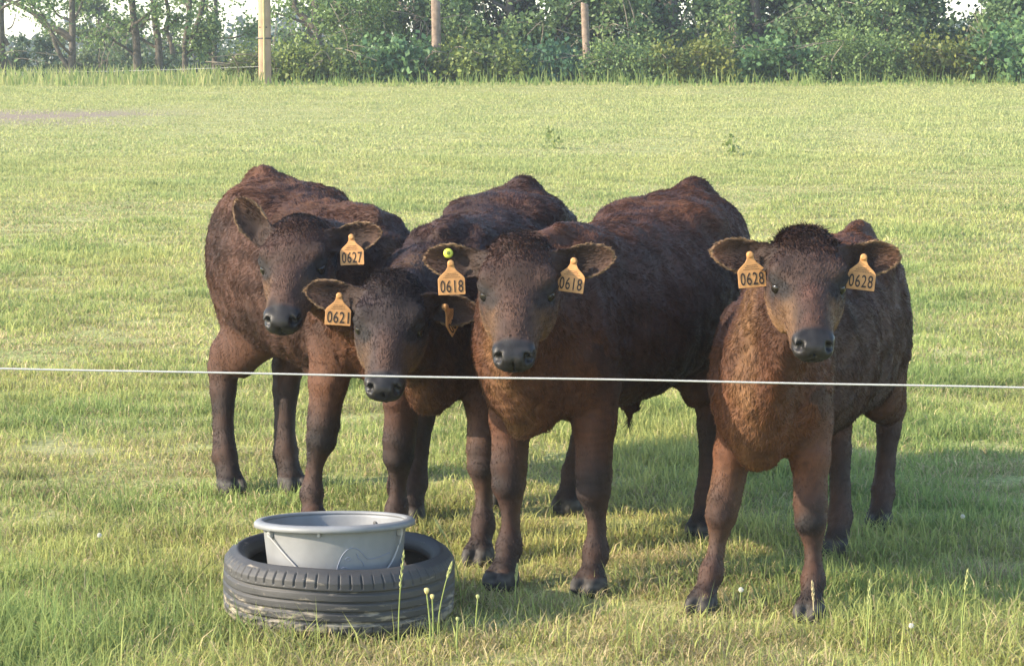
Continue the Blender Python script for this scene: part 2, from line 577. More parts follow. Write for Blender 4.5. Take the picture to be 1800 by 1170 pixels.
def extrude_outline(name, pts, th):
    bm = bmesh.new()
    f = bm.faces.new([bm.verts.new((x, y, 0)) for x, y in pts])
    r = bmesh.ops.extrude_face_region(bm, geom=[f])
    bmesh.ops.translate(bm, verts=[v for v in r['geom'] if isinstance(v, bmesh.types.BMVert)], vec=(0, 0, th))
    bmesh.ops.recalc_face_normals(bm, faces=bm.faces)
    bmesh.ops.bevel(bm, geom=[e for e in bm.edges], offset=0.0006, segments=1, affect='EDGES')
    me = bpy.data.meshes.new(name)
    bm.to_mesh(me); bm.free()
    return me

def text_mesh(name, s, width, height, bold=0.006):
    cu = bpy.data.curves.new(name, 'FONT')
    cu.body = s
    cu.align_x = 'CENTER'
    cu.size = 1.0
    cu.offset = bold
    cu.extrude = 0.01
    cu.space_character = 1.12
    tmp = bpy.data.objects.new(name + '_tmp', cu)
    C.objects.link(tmp)
    dg = bpy.context.evaluated_depsgraph_get()
    me = bpy.data.meshes.new_from_object(tmp.evaluated_get(dg))
    bpy.data.objects.remove(tmp)
    n = len(me.vertices)
    co = np.empty(n * 3, np.float32); me.vertices.foreach_get('co', co); co = co.reshape(-1, 3)
    lo, hi = co.min(0), co.max(0)
    sx, sy = width / (hi[0] - lo[0]), height / (hi[1] - lo[1])
    co[:, 0] = (co[:, 0] - (lo[0] + hi[0]) / 2) * sx
    co[:, 1] = (co[:, 1] - lo[1]) * sy
    co[:, 2] = (co[:, 2] - lo[2]) / (hi[2] - lo[2]) * 0.0007
    me.vertices.foreach_set('co', co.ravel())
    me.name = name
    me.update()
    return me

def disc_mesh(name, r, th, seg=24, dome=0.0):
    bm = bmesh.new()
    rings = [(r, 0.0), (r, th * 0.6), (r * 0.85, th), (r * 0.4, th + dome)]
    vv = [[bm.verts.new((rr * math.cos(2 * math.pi * i / seg), rr * math.sin(2 * math.pi * i / seg), z)) for i in range(seg)] for rr, z in rings]
    for a in range(len(rings) - 1):
        for i in range(seg):
            bm.faces.new((vv[a][i], vv[a][(i + 1) % seg], vv[a + 1][(i + 1) % seg], vv[a + 1][i]))
    bm.faces.new(vv[-1]); bm.faces.new(list(reversed(vv[0])))
    for f in bm.faces: f.smooth = True
    me = bpy.data.meshes.new(name); bm.to_mesh(me); bm.free()
    return me

# ------------------------------------------------------------------ calf
TRUNK = np.array([  # x (for leg base 0.85), top, bottom, half width
    (0.205, 0.74, 0.60, 0.055), (0.15, 0.825, 0.505, 0.120), (0.05, 0.885, 0.45, 0.160), (-0.08, 0.93, 0.44, 0.180),
    (-0.22, 0.94, 0.44, 0.212), (-0.38, 0.945, 0.445, 0.236), (-0.54, 0.965, 0.465, 0.236),
    (-0.68, 1.000, 0.515, 0.222), (-0.80, 1.018, 0.57, 0.200), (-0.90, 0.995, 0.63, 0.165), (-0.965, 0.93, 0.72, 0.10)])

def make_calf(sp):
    s = sp['scale']; yaw = sp['yaw']; LB = sp['base']
    hd = np.array([-math.sin(yaw), -math.cos(yaw), 0.0])
    lf = np.array([math.cos(yaw), -math.sin(yaw), 0.0])
    RM = np.stack([hd, lf, np.array([0, 0, 1.0])], 1)           # local -> world
    rx, ry = sp['root']
    root = np.array([rx, ry, float(ground_z(rx, ry))])
    loc = lambda p: RM.T @ (np.asarray(p, float) - root)
    xs = LB / 0.85
    # hooves
    hoof = []
    for (hx, hy) in sp['hooves']:
        hoof.append(loc((hx, hy, float(ground_z(hx, hy)))))
    # head frame (local axes)
    hy_, hp, hr = sp['head_yaw'], sp['head_pitch'], sp['head_roll']
    g = np.array([-math.sin(hy_), -math.cos(hy_), 0.0])
    hh = math.cos(hp) * g + math.sin(hp) * np.array([0, 0, -1.0])
    tt = math.sin(hp) * g + math.cos(hp) * np.array([0, 0, 1.0])
    ll = np.cross(tt, hh)
    l2 = math.cos(hr) * ll + math.sin(hr) * tt
    t2 = -math.sin(hr) * ll + math.cos(hr) * tt
    HM = np.stack([RM.T @ hh, RM.T @ l2, RM.T @ t2], 1)          # head -> local
    poll = loc(sp['poll'])
    q = sp['head_scale']
    QV = np.array([q * 0.86, q, q])
    HP = lambda h, l, t: poll + HM @ (np.array([h, l, t], float) * QV)
    # field bounds
    pts = [np.array([0.3, -0.35, 0]), np.array([-1.1 * xs * s, 0.35, 1.08 * s]), HP(0.45, 0, 0), HP(0, 0.28, 0.05), HP(0, -0.28, 0.05), HP(-0.1, 0, 0.06)] + hoof
    lo = np.min(pts, 0) - 0.12; hi = np.max(pts, 0) + 0.12
    lo[2] = min(p[2] for p in hoof) - 0.03
    F = Field(lo, hi, sp.get('voxel', 0.0058))
    wy = sp.get('wide', 1.0)
    S = lambda x, y, z: np.array([x * xs * s, y * s * wy, z * s])

    # ---- trunk
    T = TRUNK
    P = np.stack([T[:, 0] * xs * s, sp.get('bend', 0.0) * T[:, 0] ** 2, (T[:, 1] + T[:, 2]) / 2 * s], 1)
    gird = sp.get('girth', 1.0)
    F.add(seg_tube(P, T[:, 3] * s * gird * wy, (T[:, 1] - T[:, 2]) / 2 * s, (0, 1, 0), 2.25), 0.03, 0)
    for sg in (-1, 1):
        F.add(ell(S(0.03, sg * 0.115, 0.67), np.array([0.115, 0.066, 0.20]) * s), 0.04, 0)
        F.add(ell(S(-0.10, sg * 0.085, 0.86), np.array([0.10, 0.05, 0.07]) * s), 0.04, 0)
        F.add(ell(S(-0.66, sg * 0.12, 0.94), np.array([0.10, 0.06, 0.035]) * s), 0.07, 0)
        F.add(ell(S(-0.66, sg * 0.125, 0.66), np.array([0.14, 0.075, 0.17]) * s), 0.07, 0)
        F.add(ell(S(-0.80, sg * 0.115, 0.72), np.array([0.16, 0.088, 0.23]) * s), 0.05, 0)
        F.add(ell(S(-0.95, sg * 0.06, 0.88), np.array([0.05, 0.04, 0.05]) * s), 0.04, 0)
    F.add(ell(S(-0.09, 0, 0.925), np.array([0.14, 0.045, 0.035]) * s), 0.05, 0)
    F.add(ell(S(-0.89, 0, 1.005), np.array([0.085, 0.04, 0.045]) * s), 0.05, 0)
    F.add(ell(S(0.12, 0, 0.525), np.array([0.095, 0.080, 0.115]) * s), 0.05, 0)       # brisket
    F.add(ell(S(-0.48, 0, 0.435), np.array([0.05, 0.025, 0.04]) * s), 0.035, 0)
    F.add(ell(S(-0.47, 0, 0.405), np.array([0.011, 0.008, 0.032]) * s), 0.012, 9)
    # ---- neck
    n0 = S(-0.03, 0, 0.70); n3 = HP(0.02, 0, -0.112)
    L = np.linalg.norm(n3 - n0)
    n1 = n0 + unit((1, 0, 0.10)) * L * 0.42
    n2 = n3 - unit(RM.T @ g + np.array([0, 0, 0.12])) * L * 0.30
    ts = np.linspace(0, 1, 8)[:, None]
    NP = (1 - ts) ** 3 * n0 + 3 * ts * (1 - ts) ** 2 * n1 + 3 * ts ** 2 * (1 - ts) * n2 + ts ** 3 * n3
    tl = ts[:, 0]
    na = (0.130 - 0.050 * tl ** 0.9) * s
    nb = (0.180 - 0.075 * tl) * s
    lat = np.array([(1 - t) * np.array([0, 1.0, 0]) + t * HM[:, 1] for t in tl])
    F.add(seg_tube(NP, na, nb, lat, 2.1), 0.06, 1)
    # throat and dewlap line
    DP = np.array([S(0.17, 0, 0.56), (S(0.17, 0, 0.60) * 0.5 + HP(0.16, 0, -0.15) * 0.5) + np.array([0, 0, -0.02]), HP(0.10, 0, -0.15)])
    F.add(seg_tube(DP, np.array([0.05, 0.035, 0.045]) * s, np.array([0.06, 0.05, 0.05]) * s, (0, 1, 0), 2), 0.09, 1)
    # ---- legs
    def foreleg(hf, sg, lab):
        el = S(-0.02, sg * 0.122, 0.53)
        top = S(0.05, sg * 0.118, 0.66)
        gz = hf[2]
        kz = gz + 0.285 * s
        def along(z, fx=0.0, yy=0.0):
            t = (el[2] - z) / (el[2] - gz)
            return np.array([el[0] + (hf[0] - 0.035 - el[0]) * t + fx, el[1] + (hf[1] - el[1]) * min(1, t * 1.06) + yy, z])
        z_ = lambda v: gz + v * s
        pp = [top, el, along(z_(0.44), 0.008), along(z_(0.36), 0.012), along(z_(0.315), 0.018), along(z_(0.265), 0.018), along(z_(0.225), 0.006),
              along(z_(0.165), 0.0), along(z_(0.118), 0.006), along(z_(0.098), 0.010), along(z_(0.068), 0.024), along(z_(0.045), 0.036)]
        aa = np.array([0.064, 0.061, 0.054, 0.044, 0.045, 0.042, 0.028, 0.0205, 0.028, 0.032, 0.026, 0.038]) * s
        bb = np.array([0.105, 0.086, 0.070, 0.053, 0.051, 0.048, 0.035, 0.029, 0.036, 0.039, 0.032, 0.044]) * s
        F.add(seg_tube(pp, aa, bb, (0, 1, 0), 2.1), 0.035, lab)
        for dy in (-0.021, 0.021):
            c = along(z_(0.024), 0.055, dy * s)
            F.add(ell(c, np.array([0.052, 0.024, 0.034]) * s), 0.008, lab)
        F.add(ell(along(z_(0.012), 0.05), np.array([0.045, 0.038, 0.02]) * s), 0.01, lab)
    def hindleg(hf, sg, lab):
        gz = hf[2]
        z_ = lambda v: gz + v * s
        hip = S(-0.77, sg * 0.11, 0.72)
        st = S(-0.71, sg * 0.118, 0.55); st[0] = 0.6 * st[0] + 0.4 * (hf[0] + 0.10)
        dx = hf[0]; dy = hf[1]
        ym = lambda t: st[1] * (1 - t) + dy * t
        hk = np.array([dx - 0.085 * s, ym(0.75), z_(0.39)])
        pp = [hip, st, st * 0.45 + hk * 0.55, hk + np.array([0.012, 0, 0.05]), hk, np.array([dx - 0.075 * s, ym(0.85), z_(0.32)]),
              np.array([dx - 0.06 * s, ym(0.95), z_(0.21)]), np.array([dx - 0.042 * s, dy, z_(0.115)]),
              np.array([dx - 0.022 * s, dy, z_(0.075)]), np.array([dx - 0.008 * s, dy, z_(0.045)])]
        aa = np.array([0.085, 0.076, 0.062, 0.043, 0.045, 0.037, 0.029, 0.036, 0.031, 0.040]) * s
        bb = np.array([0.15, 0.125, 0.095, 0.061, 0.066, 0.052, 0.040, 0.050, 0.044, 0.048]) * s
        F.add(seg_tube(pp, aa, bb, (0, 1, 0), 2.1), 0.04, lab)
        for yy in (-0.021, 0.021):
            F.add(ell(np.array([dx + 0.012 * s, dy + yy * s, z_(0.024)]), np.array([0.052, 0.024, 0.034]) * s), 0.008, lab)
        F.add(ell(np.array([dx + 0.008 * s, dy, z_(0.012)]), np.array([0.045, 0.038, 0.02]) * s), 0.01, lab)
    foreleg(hoof[0], -1, 5); foreleg(hoof[1], 1, 6)
    hindleg(hoof[2], -1, 7); hindleg(hoof[3], 1, 8)
    # ---- tail
    tp = [S(-0.94, 0, 0.985), S(-1.0, 0, 0.95), S(-1.025, 0.01, 0.80), S(-1.015, 0.01, 0.68), S(-1.01, 0.01, 0.58), S(-1.01, 0.01, 0.52)]
    F.add(seg_tube(tp, np.array([0.03, 0.026, 0.02, 0.018, 0.026, 0.012]) * s, np.array([0.03, 0.026, 0.02, 0.018, 0.026, 0.012]) * s, (0, 1, 0), 2), 0.03, 9)
    # ---- head
    def hell(h, l, t, rh, rl, rt, k=0.02, sub=False, rot=0.0, lab=2):
        M = HM
        if rot:
            c_, s_ = math.cos(rot), math.sin(rot)
            M = HM @ np.array([[c_, -s_, 0], [s_, c_, 0], [0, 0, 1]])
        F.add(ell(HP(h, l, t), np.array([rh, rl, rt]) * QV, M), k, lab, sub)
    HT = np.array([(0.0, -0.085, 0.078, 0.080), (0.05, -0.088, 0.097, 0.092), (0.11, -0.092, 0.103, 0.096), (0.17, -0.086, 0.088, 0.083),
                   (0.23, -0.074, 0.066, 0.066), (0.29, -0.066, 0.056, 0.054), (0.34, -0.062, 0.052, 0.046), (0.375, -0.060, 0.050, 0.040)])
    F.add(seg_tube([HP(r[0], 0, r[1]) for r in HT], HT[:, 2] * q, HT[:, 3] * q, HM[:, 1], 2.5), 0.03, 2)
    hell(-0.005, 0, -0.028, 0.050, 0.068, 0.040, 0.03)
    hell(0.085, 0, -0.014, 0.075, 0.080, 0.022, 0.03)
    hell(0.24, 0, -0.020, 0.12, 0.030, 0.018, 0.03)
    for sg in (-1, 1):
        hell(0.112, sg * 0.070, -0.014, 0.044, 0.030, 0.020, 0.014, rot=sg * -0.5)
        hell(0.15, sg * 0.060, -0.130, 0.085, 0.028, 0.048, 0.03)
        hell(0.160, sg * 0.100, -0.048, 0.034, 0.020, 0.022, 0.012, True)
        hell(0.141, sg * 0.089, -0.030, 0.032, 0.015, 0.011, 0.007, rot=sg * -0.45)
        hell(0.180, sg * 0.081, -0.060, 0.020, 0.011, 0.009, 0.008, rot=sg * -0.3)
        hell(0.205, sg * 0.056, -0.048, 0.040, 0.016, 0.016, 0.02)
        hell(0.378, sg * 0.038, -0.042, 0.030, 0.017, 0.021, 0.010)
        hell(0.340, sg * 0.036, -0.074, 0.045, 0.014, 0.020, 0.016)
    F.add(seg_tube([HP(0.345, 0, -0.050), HP(0.372, 0, -0.051), HP(0.388, 0, -0.052)], np.array([0.048, 0.050, 0.047]) * q, np.array([0.032, 0.031, 0.027]) * q, HM[:, 1], 3.4), 0.012, 2)
    hell(0.352, 0, -0.092, 0.046, 0.031, 0.017, 0.010)
    for sg in (-1, 1):
        hell(0.404, sg * 0.037, -0.036, 0.024, 0.0090, 0.015, 0.006, True, rot=sg * 0.35)
        hell(0.386, sg * 0.051, -0.045, 0.018, 0.007, 0.009, 0.006, True, rot=sg * -0.5)
    hell(0.392, 0, -0.0785, 0.05, 0.040, 0.0050, 0.006, True)
    hell(0.409, 0, -0.055, 0.02, 0.0028, 0.022, 0.006, True)
    # ---- ears
    EL = 0.178 * q
    ear_info = {}
    for sg, lab, key in ((-1, 3, 'ear_r'), (1, 4, 'ear_l')):
        up, fwd, roll = sp[key]                # degrees: lift of the ear, swing towards the nose side, turn about its length
        base = HP(0.030, sg * 0.078, -0.048)
        # built in world-ish axes of the head: lateral l, poll-ward -h, dorsal t
        ev = sg * HM[:, 1] * math.cos(R(up)) * math.cos(R(fwd)) + (-HM[:, 0] * 0.75 + HM[:, 2] * 0.66) * math.sin(R(up)) + (HM[:, 0] * 0.6 + HM[:, 2] * 0.8) * math.sin(R(fwd)) * math.cos(R(up))
        ev = unit(ev)
        nv = HM[:, 0] * 0.55 + HM[:, 2] * 0.83          # the opening faces forward
        nv = unit(nv - ev * (nv @ ev))
        wv = np.cross(nv, ev)
        if wv @ RM.T[:, 2] < 0 and False: wv = -wv
        c_, s_ = math.cos(R(roll)), math.sin(R(roll))
        nv2 = unit(nv * c_ + wv * s_); wv2 = np.cross(nv2, ev)
        if wv2[2] < 0: wv2 = -wv2                        # wv2 points to the upper edge
        ee = np.array([-0.1, 0.0, 0.15, 0.35, 0.55, 0.72, 0.86, 0.95, 1.0, 1.05]) * EL
        up_ = np.array([0.020, 0.023, 0.030, 0.040, 0.046, 0.043, 0.033, 0.020, 0.002, -0.01]) * q
        dn_ = np.array([0.020, 0.023, 0.034, 0.047, 0.050, 0.042, 0.028, 0.014, -0.002, -0.01]) * q
        droop = 0.10
        def ear_fn(X, Y, Z, base=base, ev=ev, nv2=nv2, wv2=wv2):
            X, Y, Z = X - base[0], Y - base[1], Z - base[2]
            e = X * ev[0] + Y * ev[1] + Z * ev[2]
            w_ = X * wv2[0] + Y * wv2[1] + Z * wv2[2]
            n_ = X * nv2[0] + Y * nv2[1] + Z * nv2[2]
            hu = np.interp(e, ee, up_); hdn = np.interp(e, ee, dn_)
            dout = np.where(w_ > 0, w_ - hu, -w_ - hdn)
            half = np.maximum(np.where(w_ > 0, hu, hdn), 0.008)
            cup = np.clip(1 - e / EL, 0, 1) * 0.032 * q + 0.012 * q
            nn = n_ - cup * np.clip(np.abs(w_) / half, 0, 1.2) ** 2 + cup * 0.6
            th = 0.0062
            sheet = np.abs(nn) - th
            endd = np.maximum(-e - 0.01, e - EL)
            dd = np.maximum(np.maximum(dout * 0.8, sheet), endd)
            return dd
        ext = np.array([EL + 0.05] * 3)
        F.add_custom(base - ext, base + ext, ear_fn, 0.012, lab)
        F.add(ell(base + ev * 0.012, np.array([0.034, 0.030, 0.028]) * q, np.stack([ev, wv2, nv2], 1)), 0.03, lab)
        ear_info[sg] = (base, ev, wv2, nv2, ee, up_, dn_)

    V, Q, lab = F.mesh()
    wgt = np.where((lab >= 2) & (lab <= 4), 0.35, 0.5)
    V = relax(V, Q, wgt, 3)
    # coat undulation: loose skin and locks
    Nn, _ = vnormals(V, Q)
    nz1, nz2 = Noise(sp['seed'], 9.0, 3), Noise(sp['seed'] + 1, 26.0, 3)
    trunkish = np.isin(lab, (0, 1)).astype(float)
    V = V + Nn * (nz1(V) * 0.0028 * trunkish + nz2(V) * 0.0012 * (trunkish + 0.25 * (lab >= 5)))[:, None]
    V = V.astype(np.float32)

    # ---- colour of coat and skin (natural markings)
    hc = ((V - poll) @ HM) / QV                                   # head coordinates
    n3a, n3b, n3c = Noise(sp['seed'] + 3, 3.0, 3), Noise(sp['seed'] + 4, 11.0, 3), Noise(sp['seed'] + 5, 40.0, 3)
    mA, mB, mC = n3a(V), n3b(V), n3c(V)
    dark, mid, red, tan = [np.array(c) for c in (sp['dark'], sp['mid'], sp['red'], (0.21, 0.115, 0.052))]
    def mix(c, d, f):
        f = np.clip(f, 0, 1)[:, None]
        return c * (1 - f) + d * f
    n = len(V)
    col = np.tile(mid, (n, 1))
    zz, xx = V[:, 2] / s, V[:, 0] / s
    col = mix(col, dark, 0.35 + 0.30 * mA + 0.15 * mB)
    isT = np.isin(lab, (0, 1))
    chest = smooth01(xx, -0.12, 0.10) * smooth01(-zz, -0.92, -0.55)
    col = np.where(isT[:, None], mix(col, red, chest * (0.75 + 0.25 * mB)), col)
    topl = smooth01(zz, 0.86, 0.98) * (lab == 0)
    col = mix(col, red, topl * np.clip(0.25 + 0.4 * mA + 0.2 * mB, 0, 0.7))
    # yellowish throat line
    thr = np.exp(-(V[:, 1] / (0.045 * s)) ** 2) * smooth01(xx, 0.12, 0.20) * isT * (0.25 + 0.75 * sp['throat'])
    col = mix(col, tan, thr * (0.5 + 0.3 * mB))
    # legs: forearm red brown, knees and below dark, paler backs
    for lb in (5, 6, 7, 8):
        k = lab == lb
        hz = V[:, 2] - hoof[lb - 5][2]
        f = smooth01(-hz, -0.45 * s, -0.30 * s)
        up_r = smooth01(-hz, -0.66 * s, -0.45 * s) * (0.75 if lb < 7 else 0.35)
        c = mix(mix(col, red, up_r + 0.15 * mB * up_r), np.array(sp['leg']) * (1 + 0.3 * mB + 0.2 * mA)[:, None], f * (0.80 + 0.2 * mB))
        back = smooth01(np.where(lb < 7, hoof[lb - 5][0] - 0.03 - V[:, 0], V[:, 0] * 0), 0.0, 0.05)
        c = mix(c, tan * 0.7, back * 0.4 * f)
        front = smooth01(V[:, 0] - (hoof[lb - 5][0] - 0.035), -0.03, 0.03) if lb < 7 else 0.6
        c = mix(c, np.array([0.014, 0.011, 0.011]), np.exp(-((hz / s - 0.265) / 0.065) ** 2) * front * (0.75 + 0.3 * mB))
        c = mix(c, np.array([0.016, 0.0125, 0.012]), smooth01(-hz / s, -0.12, -0.06) * (0.6 + 0.3 * mB))
        hoofm = smooth01(-hz, -0.056, -0.042)
        c = mix(c, np.array([0.050, 0.045, 0.041]) * (1 + 0.3 * mC[:, None]), hoofm)
        col = np.where(k[:, None], c, col)
    # head
    isH = lab == 2
    h_, l_, t_ = hc[:, 0], hc[:, 1], hc[:, 2]
    ch = np.tile(np.array(sp['face']), (n, 1))
    ch = mix(ch, np.array(sp['dark']) * 1.4, smooth01(-h_, -0.18, 0.0) * (0.30 + 0.3 * mB))
    ch = ch * (1 + 0.25 * mB + 0.12 * mA)[:, None]
    ch = mix(ch, np.array(sp['nose']), smooth01(h_, 0.15, 0.25) * smooth01(-np.abs(l_), -0.05, -0.01) * (0.6 + 0.3 * mB))
    ch = mix(ch, tan * sp['cheek'], smooth01(-t_, 0.075, 0.13) * smooth01(h_, 0.05, 0.14) * 0.6)
    ch = mix(ch, tan * sp['cheek'] * 0.9, smooth01(h_, 0.17, 0.26) * smooth01(np.abs(l_), 0.03, 0.06) * 0.45)
    dEye = np.sqrt((h_ - 0.155) ** 2 + (np.abs(l_) - 0.085) ** 2 + (t_ + 0.047) ** 2)
    ch = mix(ch, np.array([0.014, 0.012, 0.012]), (1 - smooth01(dEye, 0.022, 0.040)) * 0.95)
    A_, B_ = np.array([0.135, 0.094, -0.030]), np.array([0.205, 0.056, -0.030])
    pp_ = np.stack([h_, np.abs(l_), t_], 1)
    tt_ = np.clip(((pp_ - A_) @ (B_ - A_)) / ((B_ - A_) @ (B_ - A_)), 0, 1)
    dS = np.linalg.norm(pp_ - A_ - tt_[:, None] * (B_ - A_), axis=1)
    ch = mix(ch, np.array([0.011, 0.0085, 0.0082]), (1 - smooth01(dS, 0.012, 0.034)) * (0.85 + 0.2 * mB))
    muz = smooth01(h_ + 0.30 * np.minimum(t_ + 0.03, 0.0) - 0.35 * np.maximum(np.abs(l_) - 0.03, 0), 0.340, 0.362) * smooth01(t_, -0.118, -0.100)
    ch = mix(ch, np.array([0.0155, 0.0142, 0.0145]) * (1 + 0.25 * mC[:, None] + 0.2 * mB[:, None]), muz)
    col = np.where(isH[:, None], ch, col)
    # ears
    for sg, lb in ((-1, 3), (1, 4)):
        base, ev, wv2, nv2, ee, up_, dn_ = ear_info[sg]
        d = V - base
        e_ = d @ ev; w_ = d @ wv2; n_ = Nn @ nv2
        hu = np.interp(e_, ee, up_); hdn = np.interp(e_, ee, dn_)
        rim = smooth01(np.where(w_ > 0, w_ - hu, -w_ - hdn), -0.0075, -0.001)
        rim = np.maximum(rim, smooth01(e_, EL * 0.93, EL * 0.98)) * smooth01(e_, EL * 0.25, EL * 0.45)
        ce = np.where((n_ > 0)[:, None], np.array([0.030, 0.0175, 0.0135]), mix(np.tile(mid, (n, 1)), red, 0.4 + 0.3 * mB))
        ce = mix(ce, np.array([0.13, 0.062, 0.034]), smooth01(e_, EL * 0.55, EL * 0.9) * 0.55 * sp['ear_tan'])
        ce = mix(ce, np.array([0.24, 0.155, 0.085]), rim * 0.75)
        col = np.where((lab == lb)[:, None], ce, col)
    col = col * (1 + 0.16 * mC[:, None]) * sp.get('tone', 1.0)
    col = np.clip(col, 0.004, 0.8)
    wet = muz * isH

    me = np_mesh('calf', V, Q)
    set_col(me, col); set_float(me, wet, 'wet')
    o = bpy.data.objects.new('calf', me)
    C.objects.link(o)
    me.materials.append(M_hide)
    o.location = root
    o.rotation_euler = (0, 0, math.atan2(hd[1], hd[0]))
    tag(o, sp['label'], 'calf', 'brown calves standing behind the fence cord')

    # ---- eyes
    for sg in (-1, 1):
        bm = bmesh.new()
        bmesh.ops.create_uvsphere(bm, u_segments=20, v_segments=14, radius=0.0185 * q)
        for f in bm.faces: f.smooth = True
        em = bpy.data.meshes.new('eye'); bm.to_mesh(em); bm.free()
        link('eye', em, M_eye, o, HP(0.156, sg * 0.0795, -0.045))

    # ---- ear tags
    for tg in sp['tags']:
        sg = tg['side']
        base, ev, wv2, nv2, ee, up_, dn_ = ear_info[sg]
        pin = base + ev * EL * tg.get('e', 0.52) + nv2 * 0.012
        face = unit(RM.T @ np.array([math.sin(R(tg.get('turn', 0))), -math.cos(R(tg.get('turn', 0))), 0.0]) + np.array([0, 0, 0.0]))
        side = np.cross(np.array([0, 0, 1.0]), face)
        tl_ = R(tg.get('tilt', 0))
        upv = unit(np.array([0, 0, 1.0]) * math.cos(tl_) + side * math.sin(tl_))
        upv = unit(upv + face * -0.12)
        side = unit(np.cross(upv, face)); face = np.cross(side, upv)
        org = pin - upv * (0.080 + tg.get('drop', 0.0)) + face * tg.get('out', 0.012)
        MM = Matrix(((side[0], upv[0], face[0], org[0]), (side[1], upv[1], face[1], org[1]), (side[2], upv[2], face[2], org[2]), (0, 0, 0, 1)))
        to = link('ear_tag', extrude_outline('ear_tag', tag_outline(), 0.0022), M_tag, o)
        to.matrix_local = MM
        num = link('number', text_mesh('number', tg['num'], 0.058, 0.031), M_ink, to, (0, 0.006, 0.0024))
        # rows of unreadably fine print above the number
        bm = bmesh.new()
        for yy, ww in ((0.0435, 0.040), (0.0485, 0.030), (0.0530, 0.022)):
            x = -ww / 2
            while x < ww / 2:
                wd = random.uniform(0.0016, 0.0034)
                vs_ = [bm.verts.new((xx_, yyy, 0.0)) for xx_, yyy in ((x, yy), (x + wd, yy), (x + wd, yy + 0.0014), (x, yy + 0.0014))]
                bm.faces.new(vs_)
                x += wd + 0.0012
        fm = bpy.data.meshes.new('fine_print'); bm.to_mesh(fm); bm.free()
        link('fine_print', fm, M_ink, to, (0, 0, 0.0026))
        link('pin', disc_mesh('pin', 0.0085, 0.012), M_tag, to, (0, 0.080, -0.004))
    if sp.get('stud'):
        sg = sp['stud']['side']
        base, ev, wv2, nv2, ee, up_, dn_ = ear_info[sg]
        p = base + ev * EL * 0.62 + wv2 * 0.018 + nv2 * 0.006
        MM = Matrix(((ev[0], wv2[0], nv2[0], p[0]), (ev[1], wv2[1], nv2[1], p[1]), (ev[2], wv2[2], nv2[2], p[2]), (0, 0, 0, 1)))
        if np.dot(np.cross(ev, wv2), nv2) < 0:
            MM = Matrix(((-ev[0], wv2[0], nv2[0], p[0]), (-ev[1], wv2[1], nv2[1], p[1]), (-ev[2], wv2[2], nv2[2], p[2]), (0, 0, 0, 1)))
        st = link('ear_stud', disc_mesh('ear_stud', 0.0125, 0.009, 28, 0.001), M_stud, o)
        st.matrix_local = MM
        link('stud_mark', disc_mesh('stud_mark', 0.0048, 0.0012, 16), M_studmark, st, (0.001, 0, 0.0098))

    # ---- hair
    if FUR:
        Nn, fa = vnormals(V.astype(float), Q)
        density_v = np.ones(n)
        hair_len = np.full(n, 0.0138) + 0.003 * np.clip(nz2(V), -1, 1)
        hair_len = np.where(isH, 0.006, hair_len)
        topk = isH * smooth01(-h_, -0.10, 0.01)
        hair_len = np.where(isH, 0.0075 + topk * 0.0075 * sp['topknot'], hair_len)
        hair_len = np.where(np.isin(lab, (5, 6, 7, 8)), 0.0072, hair_len)
        hair_len = np.where(np.isin(lab, (3, 4)), 0.009, hair_len)
        hair_len = np.where(lab == 9, 0.03, hair_len)
        hair_len = hair_len * (1 + 0.25 * mB)
        density_v = np.where(wet > 0.5, 0, density_v)
        density_v = np.where(isH & (dEye < 0.026), 0, density_v)
        for lb in (5, 6, 7, 8):
            density_v = np.where((lab == lb) & (V[:, 2] - hoof[lb - 5][2] < 0.05), 0, density_v)
        density_v = np.where(np.isin(lab, (2, 3, 4)), density_v * 1.7, density_v)
        # combing direction
        comb = np.tile(np.array([-0.75, 0, -0.55]), (n, 1))
        comb = np.where(np.isin(lab, (5, 6, 7, 8, 9))[:, None], np.array([-0.1, 0, -1.0]), comb)
        hb = -HM[:, 0]
        comb = np.where(isH[:, None], np.where((h_ < 0.10)[:, None], HM[:, 0][None] * 0.6 + HM[:, 2][None] * 0.2, hb[None]), comb)
        for sg, lb in ((-1, 3), (1, 4)):
            comb = np.where((lab == lb)[:, None], ear_info[sg][1][None], comb)
        sw = [Noise(sp['seed'] + 20 + i, 7.0, 3) for i in range(3)]
        sw2 = [Noise(sp['seed'] + 30 + i, 30.0, 3) for i in range(3)]
        swirl = np.stack([f(V) for f in sw], 1) + 0.38 * np.stack([f(V) for f in sw2], 1)
        comb = comb + swirl * np.where(np.isin(lab, (0, 1)), 0.55, 0.25)[:, None]
        comb = comb - Nn * (comb * Nn).sum(1)[:, None]
        comb = comb / (np.linalg.norm(comb, axis=1)[:, None] + 1e-9)
        pf = fa * density_v[Q].mean(1)
        NH = sp.get('hairs', 210000)
        cum = np.cumsum(pf); cum /= cum[-1]
        fi = np.searchsorted(cum, rng.uniform(0, 1, NH))
        uu, vv = rng.uniform(0, 1, (2, NH))
        W4 = np.stack([(1 - uu) * (1 - vv), uu * (1 - vv), uu * vv, (1 - uu) * vv], 1)
        pick = lambda A: (A[Q[fi]] * W4[..., None]).sum(1) if A.ndim == 2 else (A[Q[fi]] * W4).sum(1)
        p0 = pick(V.astype(float)); nn = pick(Nn); nn /= np.linalg.norm(nn, axis=1)[:, None]
        cb = pick(comb); ln = pick(hair_len) * rng.uniform(0.6, 1.35, NH)
        hcn = pick(col) * np.clip(rng.normal(1.05, 0.26, NH), 0.5, 2.0)[:, None]
        tops = pick(topk)
        jit = rng.normal(0, 0.18, (NH, 3))
        jit *= (1 + 1.0 * tops * min(1.5, sp['topknot']))[:, None]
        cb = cb + jit
        lift = 0.28 + 0.20 * tops * sp['topknot']
        K = 4
        pts = np.empty((NH, K, 3), np.float32)
